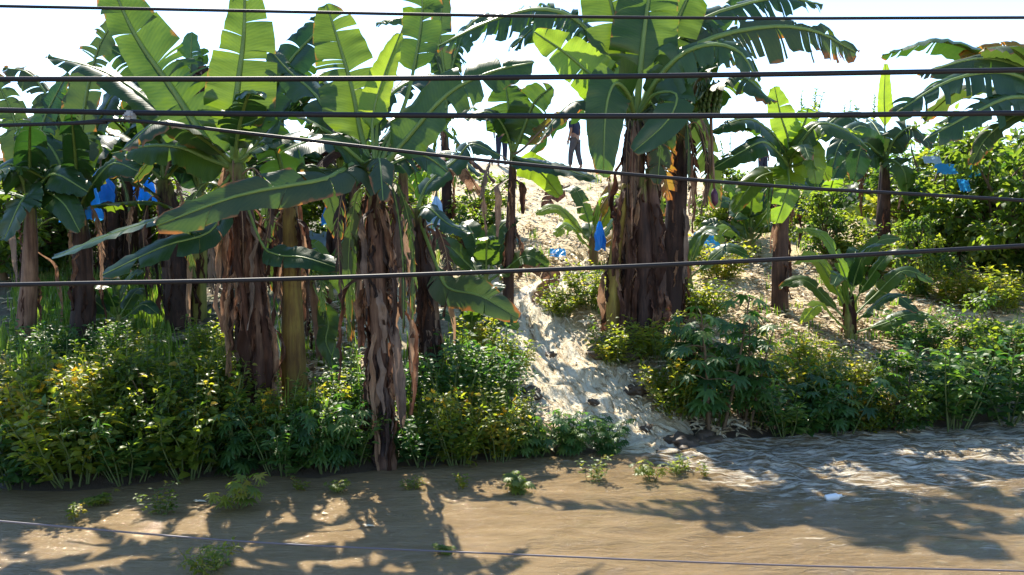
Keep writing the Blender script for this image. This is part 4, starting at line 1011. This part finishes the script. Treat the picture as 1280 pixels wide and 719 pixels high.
def scatter_litter():
    rg = random.Random(9); A = Acc()
    reg = [(560, 960, 216, 340, 2600), (620, 960, 340, 560, 3200), (940, 1250, 330, 450, 2600), (370, 470, 370, 480, 1100), (20, 330, 300, 440, 700)]
    for x0, x1, y0, y1, n in reg:
        for i in range(n):
            p = hit(rg.uniform(x0, x1), rg.uniform(y0, y1))
            ins = stream_d(p.x, p.y) < .9
            if (ins and rg.random() < .78) or p.z < .03: continue
            for k in range(3):
                q = p + Vector((rg.uniform(-.1, .1), rg.uniform(-.1, .1), .015 + (.05 + .05 * rg.random() if ins else .03 * rg.random()))); a = rg.uniform(0, 6.28)
                d = Vector((math.cos(a), math.sin(a), rg.uniform(-.2, .5))); ll = rg.uniform(.06, .2)
                if ins: d = Vector((.55 + rg.uniform(-.3, .3), -.8, -.3)); ll *= .45
                A.add(q, d, (0, rg.uniform(-.6, .2), 1), ll, ll * rg.uniform(.06, .2), rg.uniform(.65, 1) if ins and rg.random() < .8 else rg.random())
    o = link('straw_litter', A.mesh('straw_litter', fold=.3, curl=.2), None, M['straw'])
    tag(o, 'pale straw and dead leaf litter strewn over the slope', 'litter', kind='stuff')
scatter_litter()

# ------------------------------------------------------------------ overhead cables
def cable(name, label, pts, D, r, mat='cable', cat='cable', group=None):
    wp = [P(a, b, D) for a, b in pts]
    a, b = wp[0], wp[1]; wp.insert(0, a + (a - b).normalized() * 9)
    a, b = wp[-1], wp[-2]; wp.append(a + (a - b).normalized() * 9)
    tag(tube_obj(name, wp, [r] * len(wp), M[mat], None, sides=10, rings=90), label, cat, group)
G = 'cables strung across the view'
cable('overhead_cable', 'highest black cable crossing the crowns of the banana plants', [(-40, 7), (320, 14), (640, 20), (960, 23), (1320, 22)], 5.6, .0105, group=G)
cable('overhead_cable', 'second highest black cable, thick, crossing below the highest one', [(-40, 99), (320, 99), (640, 97), (960, 93), (1320, 87)], 5.2, .0165, group=G)
cable('overhead_cable', 'thick black cable carrying the grey clamp', [(-40, 137), (163, 141), (640, 145), (960, 144.5), (1320, 141)], 5.0, .0165, group=G)
cable('overhead_cable', 'thin cable slanting down to the right from the grey clamp', [(-40, 158), (80, 154.5), (163, 151), (320, 168), (640, 204), (960, 232), (1320, 253)], 4.95, .011, group=G)
cable('overhead_cable', 'lowest thick cable, rising to the right across the trunks', [(-40, 357), (320, 350), (640, 339), (960, 325), (1320, 305)], 4.8, .0135, group=G)
cable('low_wire', 'thin sagging bare wire just above the muddy water', [(-40, 648), (40, 655), (320, 678), (640, 693), (960, 706), (1320, 715)], 4.9, .0055, 'wire', 'wire')
cl = P(163, 146, 4.975); ce = empty('cable_clamp', cl); tag(ce, 'small grey clamp joining two black cables at upper left', 'clamp')
def box_mesh(name, sx, sy, sz, bev=.004):
    import bmesh
    bm = bmesh.new(); bmesh.ops.create_cube(bm, size=1); bmesh.ops.scale(bm, vec=(sx, sy, sz), verts=bm.verts)
    bmesh.ops.bevel(bm, geom=bm.edges[:], offset=bev, segments=2, affect='EDGES'); me = bpy.data.meshes.new(name); bm.to_mesh(me); bm.free(); return me
link('clamp_body', box_mesh('clamp_body', .05, .075, .068, .012), ce, M['steel'])
for sx in (-.014, .014): tube_obj('bolt', [Vector((sx, -.056, 0)), Vector((sx, -.036, 0))], [.008, .008], M['steel'], ce, sides=6, rings=2)

# ------------------------------------------------------------------ blue bunch covers and plastic sheets
def bag(label, px, py, hpx, D, wide=.45, mat='blue', seed=1):
    top = P(px, py, D); h = hpx * D / F; V = []; Fc = []; UV = []; n, s = 20, 40
    for i in range(n + 1):
        t = i / n; r = h * wide * .5 * (.16 + .95 * math.sin(min(1, t * 1.35) * 1.5) - .12 * t)
        for k in range(s):
            th = 6.2832 * k / s; q = r * (1 + .45 * mnoise.noise((math.cos(th) * 2 + seed * 3, math.sin(th) * 2, t * 3)) + .10 * math.sin(th * 5 + t * 4 + seed) + .09 * math.sin(th * 9 - t * 7))
            V.append(Vector((math.cos(th) * q, math.sin(th) * q, -h * t + (.05 * h * math.sin(th * 3 + seed) if i == n else 0))))
    for i in range(n):
        for k in range(s): Fc.append((i * s + k, i * s + (k + 1) % s, (i + 1) * s + (k + 1) % s, (i + 1) * s + k))
    e = empty('bunch_cover', top); tag(e, label, 'plastic bag', None)
    link('bag', mesh_np('bag', V, Fc), e, M[mat]); tube_obj('tie', [Vector((0, 0, -.02 * h)), Vector((.01, 0, .1 * h)), Vector((.02, 0, .25 * h))], [h * .05, h * .03, h * .01], M['rib_dry'], e, sides=6)
bag('bright blue bunch bag hanging left of the short brown trunk', 96, 212, 62, hit(100, 432).y + .2, .75, seed=2)
bag('blue bunch bag hanging behind the shaded left leaf', 180, 214, 38, hit(226, 408).y + .3, .6, seed=3)
bag('blue bunch bag hanging left of the leaning brown trunk, high in shade', 125, 212, 40, hit(226, 408).y + .9, .7, seed=4)
bag('blue bunch bag hugging the left side of the largest trunk', 750, 276, 36, hit(785, 425).y + .1, .36, seed=5)
bag('small pale blue bunch bag on the slope left of the middle', 545, 245, 44, hit(560, 292).y - .5, .45, 'paleblue', seed=6)
bag('small blue bunch bag deep in shade above the yellow stem', 410, 255, 26, hit(440, 330).y - .6, .6, seed=7)
bag('small deep blue bag among leaves left of the lime spear leaf', 1045, 154, 16, hit(1104, 330).y + .3, 1.4, seed=8)

def sheet(label, px, py, wpx, hpx, mat='blue', tilt=.5, seed=1, D=None):
    p = P(px, py, D) if D else hit(px, py); D = p.y; w = wpx * D / F; h = hpx * D / F; n = 14; V = []; Fc = []
    for i in range(n + 1):
        for j in range(n + 1):
            u, v = i / n - .5, j / n - .5
            x = w * u * (1 + .3 * mnoise.noise((v * 3, seed, 0))); y = h * v * math.cos(tilt * 1.57) * 2; z = h * v * math.sin(tilt * 1.57) + .16 * min(w, h) * mnoise.noise((u * 4, v * 4, seed)) + .12 * min(w, h) * mnoise.noise((u * 9, v * 9, seed + 5))
            V.append((x, y, z + h * .5))
    for i in range(n):
        for j in range(n): a = i * (n + 1) + j; Fc.append((a, a + n + 1, a + n + 2, a + 1))
    o = link('plastic_sheet', mesh_np('plastic_sheet', V, Fc), None, M[mat]); o.location = p; tag(o, label, 'plastic sheet')
sheet('crumpled blue plastic sheet on the slope right of the fruiting plant', 888, 318, 34, 28, 'blue', .7, 2)
sheet('crumpled blue plastic scrap lying beside the fallen brown leaf', 662, 330, 14, 12, 'blue', .7, 3)
sheet('blue plastic scrap left of the largest trunk near its bag', 697, 322, 20, 12, 'blue', .6, 4)
sheet('blue plastic caught in the right thicket, left piece', 1182, 218, 24, 14, 'blue', .8, 5, hit(1195, 330).y - .9)
sheet('blue plastic caught in the right thicket, right piece', 1218, 222, 18, 16, 'blue', .8, 6, hit(1195, 330).y - .9)
sheet('blue plastic scrap caught low in the right thicket', 1205, 240, 14, 16, 'blue', .8, 9, hit(1195, 330).y - 1.1)
sheet('pale blue plastic scrap caught at the top of the right thicket', 1165, 205, 22, 10, 'paleblue', .8, 10, hit(1195, 330).y - 1.0)
sheet('whitish plastic sheet half hidden among shaded trunks by the yellow stem', 400, 318, 40, 30, 'paleblue', .6, 7)

# ------------------------------------------------------------------ people on the ridge
def skinned(name, verts, edges, rads, mat, parent, sub=2):
    me = bpy.data.meshes.new(name + '_skeleton'); me.from_pydata([tuple(v) for v in verts], edges, [])
    o = bpy.data.objects.new(name + '_skeleton', me); col.objects.link(o)
    o.modifiers.new('skin', 'SKIN'); s = o.modifiers.new('sub', 'SUBSURF'); s.levels = sub; s.render_levels = sub
    sv = me.skin_vertices[0].data
    for i, r in enumerate(rads): sv[i].radius = (r, r) if not isinstance(r, tuple) else r
    sv[0].use_root = True
    dg = bpy.context.evaluated_depsgraph_get(); dg.update()
    nm = bpy.data.meshes.new_from_object(o.evaluated_get(dg)); nm.name = name
    bpy.data.objects.remove(o)
    nm.polygons.foreach_set('use_smooth', [True] * len(nm.polygons)); nm.materials.clear()
    return link(name, nm, parent, mat)
def person(label, loc, yaw, scale, shirt, trousers, hat=None, step=.0, bend=.0):
    e = empty('person', loc); e.rotation_euler = (0, 0, yaw); e.scale = (scale,) * 3; tag(e, label, 'person')
    V = []; Ed = []; Rd = []
    def a(p, r, prev=None):
        V.append(Vector(p)); Rd.append(r)
        if prev is not None: Ed.append((prev, len(V) - 1))
        return len(V) - 1
    pel = a((0, 0, .95), .125); wa = a((0, -.01 - bend * .2, 1.10), .115, pel); ch = a((0, -.02 - bend * .5, 1.32), .135, wa); nk0 = a((0, -.01 - bend * .7, 1.46), .07, ch); nk = a((0, -.01 - bend * .8, 1.53), .05, nk0)
    hd = a((0, -.03 - bend, 1.62), (.075, .09), nk); ht = a((0, -.02 - bend, 1.72), (.062, .075), hd)
    def hand(w, sx, d):
        pm = a(w + d * .05, (.022, .036), hand.w); 
        for q, (oy, ln) in enumerate(((-.03, .07), (-.01, .08), (.01, .075), (.03, .06))):
            b = a(w + d * .095 + Vector((0, oy, 0)), .0095, pm); m = a(w + d * (.095 + ln * .5) + Vector((sx * -.008, oy, 0)), .0085, b); a(w + d * (.095 + ln) + Vector((sx * -.022, oy, 0)), .007, m)
        t1 = a(w + d * .045 + Vector((sx * -.01, -.045, 0)), .0105, pm); a(w + d * .085 + Vector((sx * -.018, -.065, 0)), .0085, t1)
    for sx in (-1, 1):
        sh = a((sx * .18, -.01 - bend * .5, 1.40), .062, ch); el = a((sx * .235, .02 - bend * .4, 1.14), .045, sh); wr = a((sx * .24, -.05 - bend * .5, .90), .030, el)
        hand.w = wr; d = Vector((0, -.15, -.95)).normalized(); hand(V[wr], sx, d)
        hp = a((sx * .09, 0, .88), .095, pel); kn = a((sx * .10, -.03 - sx * step * .5, .50), .062, hp); an = a((sx * .10, .02 - sx * step, .10), .042, kn); fo = a((sx * .11, -.09 - sx * step, .04), .04, an); a((sx * .115, -.17 - sx * step, .03), .030, fo)
    body = skinned('body', V, Ed, Rd, M['skin'], e)
    # face
    hc = Vector((0, -.03 - bend, 1.64))
    nv, nf, _ = tube([hc + Vector((0, -.088, .03)), hc + Vector((0, -.107, -.01)), hc + Vector((0, -.088, -.022))], [.008, .015, .010], sides=8, rings=6)
    link('nose', mesh_np('nose', nv, nf), e, M['skin'])
    for sx in (-1, 1):
        v, f, _ = tube([hc + Vector((sx * .03, -.086, .02)), hc + Vector((sx * .03, -.094, .02))], [.011, .006], sides=8, rings=2); link('eye', mesh_np('eye', v, f), e, M['eye'])
        v, f, _ = tube([hc + Vector((sx * .076, .0, .03)), hc + Vector((sx * .088, .01, .005)), hc + Vector((sx * .076, .0, -.025))], [.012, .018, .010], sides=8, rings=6); link('ear', mesh_np('ear', v, f), e, M['skin'])
    v, f, _ = tube([hc + Vector((-.025, -.08, -.045)), hc + Vector((0, -.088, -.045)), hc + Vector((.025, -.08, -.045))], [.004, .008, .004], sides=6, rings=6); link('mouth', mesh_np('mouth', v, f), e, M['maroon'])
    # hair / hat as a cap shell
    V2 = []; F2 = []; n, s = 8, 18
    for i in range(n + 1):
        ph = i / n * 1.75
        for k in range(s):
            th = 6.2832 * k / s; lim = ph * (0.72 if math.sin(th) < -.3 else 1.0)
            V2.append(hc + Vector((.088 * math.sin(lim) * math.cos(th), .104 * math.sin(lim) * math.sin(th) + .012, .035 + .088 * math.cos(lim))))
    for i in range(n):
        for k in range(s): F2.append((i * s + k, i * s + (k + 1) % s, (i + 1) * s + (k + 1) % s, (i + 1) * s + k))
    link('cap' if hat else 'hair', mesh_np('hair', V2, F2), e, M[hat or 'hair'])
    # clothes
    V, Ed, Rd = [], [], []
    wa = a((0, 0, .98), .150); w2 = a((0, -.01 - bend * .2, 1.14), .142, wa); ch = a((0, -.02 - bend * .5, 1.32), .158, w2); a((0, -.01 - bend * .65, 1.43), .088, ch)
    for sx in (-1, 1):
        sh = a((sx * .18, -.01 - bend * .5, 1.40), .080, ch); a((sx * .222, .012 - bend * .44, 1.20), .068, sh)
    skinned('shirt', V, Ed, Rd, M[shirt], e)
    V, Ed, Rd = [], [], []
    pe = a((0, 0, .98), .142)
    for sx in (-1, 1):
        hp = a((sx * .09, 0, .86), .118, pe); kn = a((sx * .10, -.03 - sx * step * .5, .50), .085, hp); a((sx * .10, .015 - sx * step, .13), .070, kn)
    skinned('trousers', V, Ed, Rd, M[trousers], e)
    for sx in (-1, 1):
        v, f, _ = tube([Vector((sx * .10, .06 - sx * step, .012)), Vector((sx * .11, -.08 - sx * step, .012)), Vector((sx * .115, -.21 - sx * step, .012))], [.035, .045, .03], sides=10, rings=8)
        link('sandal', mesh_np('sandal', [Vector((p.x, p.y, .012 + (p.z - .012) * .35)) for p in v], f), e, M['sandal'])
    return e
def stand(px, D):
    r = ray(px, 215); x = r.x / r.y * D; return Vector((x, D, g(x, D)))
person('person in navy shirt and grey trousers standing on the ridge by the largest crown', stand(719, 25.2), R(232), 1.05, 'navy', 'greycloth', None, .13, .07)
person('person in dark trousers on the ridge, upper body behind the slender banana plant', stand(627, 25.0), R(10), 1.0, 'maroon', 'navy', None, .03)
person('person in grey cap and dark clothes on the ridge behind an arching leaf', stand(953, 29.0), R(30), .98, 'greycloth', 'navy', 'palecap', .06)

# ------------------------------------------------------------------ small things
def clod(label, px, py, wpx, seed):
    import bmesh
    p = hit(px, py); w = wpx * p.y / F; bm = bmesh.new(); bmesh.ops.create_icosphere(bm, subdivisions=4, radius=w / 2)
    for v in bm.verts:
        q = v.co / w; v.co *= 1 + .5 * mnoise.noise(q * 3 + Vector((seed, 0, 0))) + .22 * mnoise.noise(q * 8 + Vector((seed, 1, 0))); v.co.z *= .55
    me = bpy.data.meshes.new('earth_clod'); bm.to_mesh(me); bm.free(); me.polygons.foreach_set('use_smooth', [True] * len(me.polygons))
    o = link('earth_clod', me, None, M['clod']); o.location = p; tag(o, label, 'earth clod'); return o
clod('dark wet earth clod at the stream mouth on its right side', 850, 556, 46, 1)
clod('dark lump of earth on the stream\'s right rim, halfway up', 795, 488, 28, 2)
clod('dark lump of earth on the left rim of the stream', 662, 492, 30, 3)
clod('long dark clod on the right bank next to the first cassava', 885, 552, 40, 4)
clod('dark heap of earth at the foot of the largest trunk', 770, 438, 60, 5)
for i, (x, y, w_) in enumerate([(688, 448, 13), (742, 508, 14), (808, 541, 16)]):
    o = clod('small dark clod poking through the foam of the stream', x, y, w_, 20 + i); o.location.z += .05; o['group'] = 'small clods in the stream'
a = hit(112, 412); b = hit(186, 412)
tag(tube_obj('pole', [a + Vector((0, 0, .1)), a.lerp(b, .5) + Vector((0, 0, .13)), b + Vector((0, 0, .1))], [.03, .028, .022], M['wood'], None, sides=10, rings=20, bump=.1), 'pale wooden pole lying level on the grass between left trunks', 'pole')
def onwater(px, py):
    r = ray(px, py); return CAM + r * (-CAM.z / r.z)
w = onwater(1041, 626)
be = empty('plastic_bottle', w); tag(be, 'white plastic bottle bobbing in the river at right', 'bottle')
tube_obj('bottle_body', [Vector((-.06, 0, .02)), Vector((-.055, 0, .021)), Vector((.03, 0, .035)), Vector((.05, 0, .04)), Vector((.065, 0, .042))], [.02, .03, .03, .016, .012], M['white'], be, sides=14, rings=24)
tube_obj('cap', [Vector((.064, 0, .042)), Vector((.075, 0, .0435))], [.014, .014], M['white'], be, sides=12, rings=2)
for px, py, L_, lab in [(243, 629, .11, 'pale dead leaf afloat beside the tallest sprig'), (402, 644, .06, 'tiny whitish leaf afloat in the shaded water left of middle'), (455, 660, .10, 'whitish dead leaf afloat near the bottom middle'), (935, 566, .12, 'pale leaf afloat in the foam at right')]:
    w = onwater(px, py); A = Acc()
    A.add((0, 0, .012), (1, .3, .05), (0, 0, 1), L_, L_ * .22, .95); A.add((.02, .01, .012), (-.6, .5, .1), (0, 0, 1), L_ * .6, L_ * .15, .85)
    o = link('floating_leaf', A.mesh('floating_leaf'), None, M['straw']); o.location = w; tag(o, lab, 'leaf')

# ------------------------------------------------------------------ light
AZ, EL = -17, 48
w = bpy.data.worlds.new('World'); scene.world = w; w.use_nodes = True
nt = w.node_tree; bg = nt.nodes['Background']
sky = nt.nodes.new('ShaderNodeTexSky'); sky.sky_type = 'NISHITA'; sky.sun_disc = False
sky.sun_elevation = R(EL); sky.sun_rotation = R(AZ); sky.air_density = 1.0; sky.dust_density = 0.0; sky.ozone_density = 3.0; sky.altitude = 0
nt.links.new(sky.outputs[0], bg.inputs[0]); bg.inputs[1].default_value = 0.14
sd = bpy.data.lights.new('sun', 'SUN'); sd.energy = 5.0; sd.angle = R(0.53); sd.color = (1.0, 0.92, 0.78)
so = bpy.data.objects.new('sun', sd); col.objects.link(so)
dirv = Vector((math.sin(R(AZ)) * math.cos(R(EL)), math.cos(R(AZ)) * math.cos(R(EL)), math.sin(R(EL))))
so.rotation_euler = dirv.to_track_quat('Z', 'Y').to_euler(); so.location = (0, 0, 30)
vs = scene.view_settings; vs.view_transform = 'Standard'; vs.look = 'None'; vs.exposure = 1.42; vs.gamma = 1.0
scene.render.engine = 'CYCLES'
scene.cycles.max_bounces = 8; scene.cycles.transmission_bounces = 4; scene.cycles.transparent_max_bounces = 4
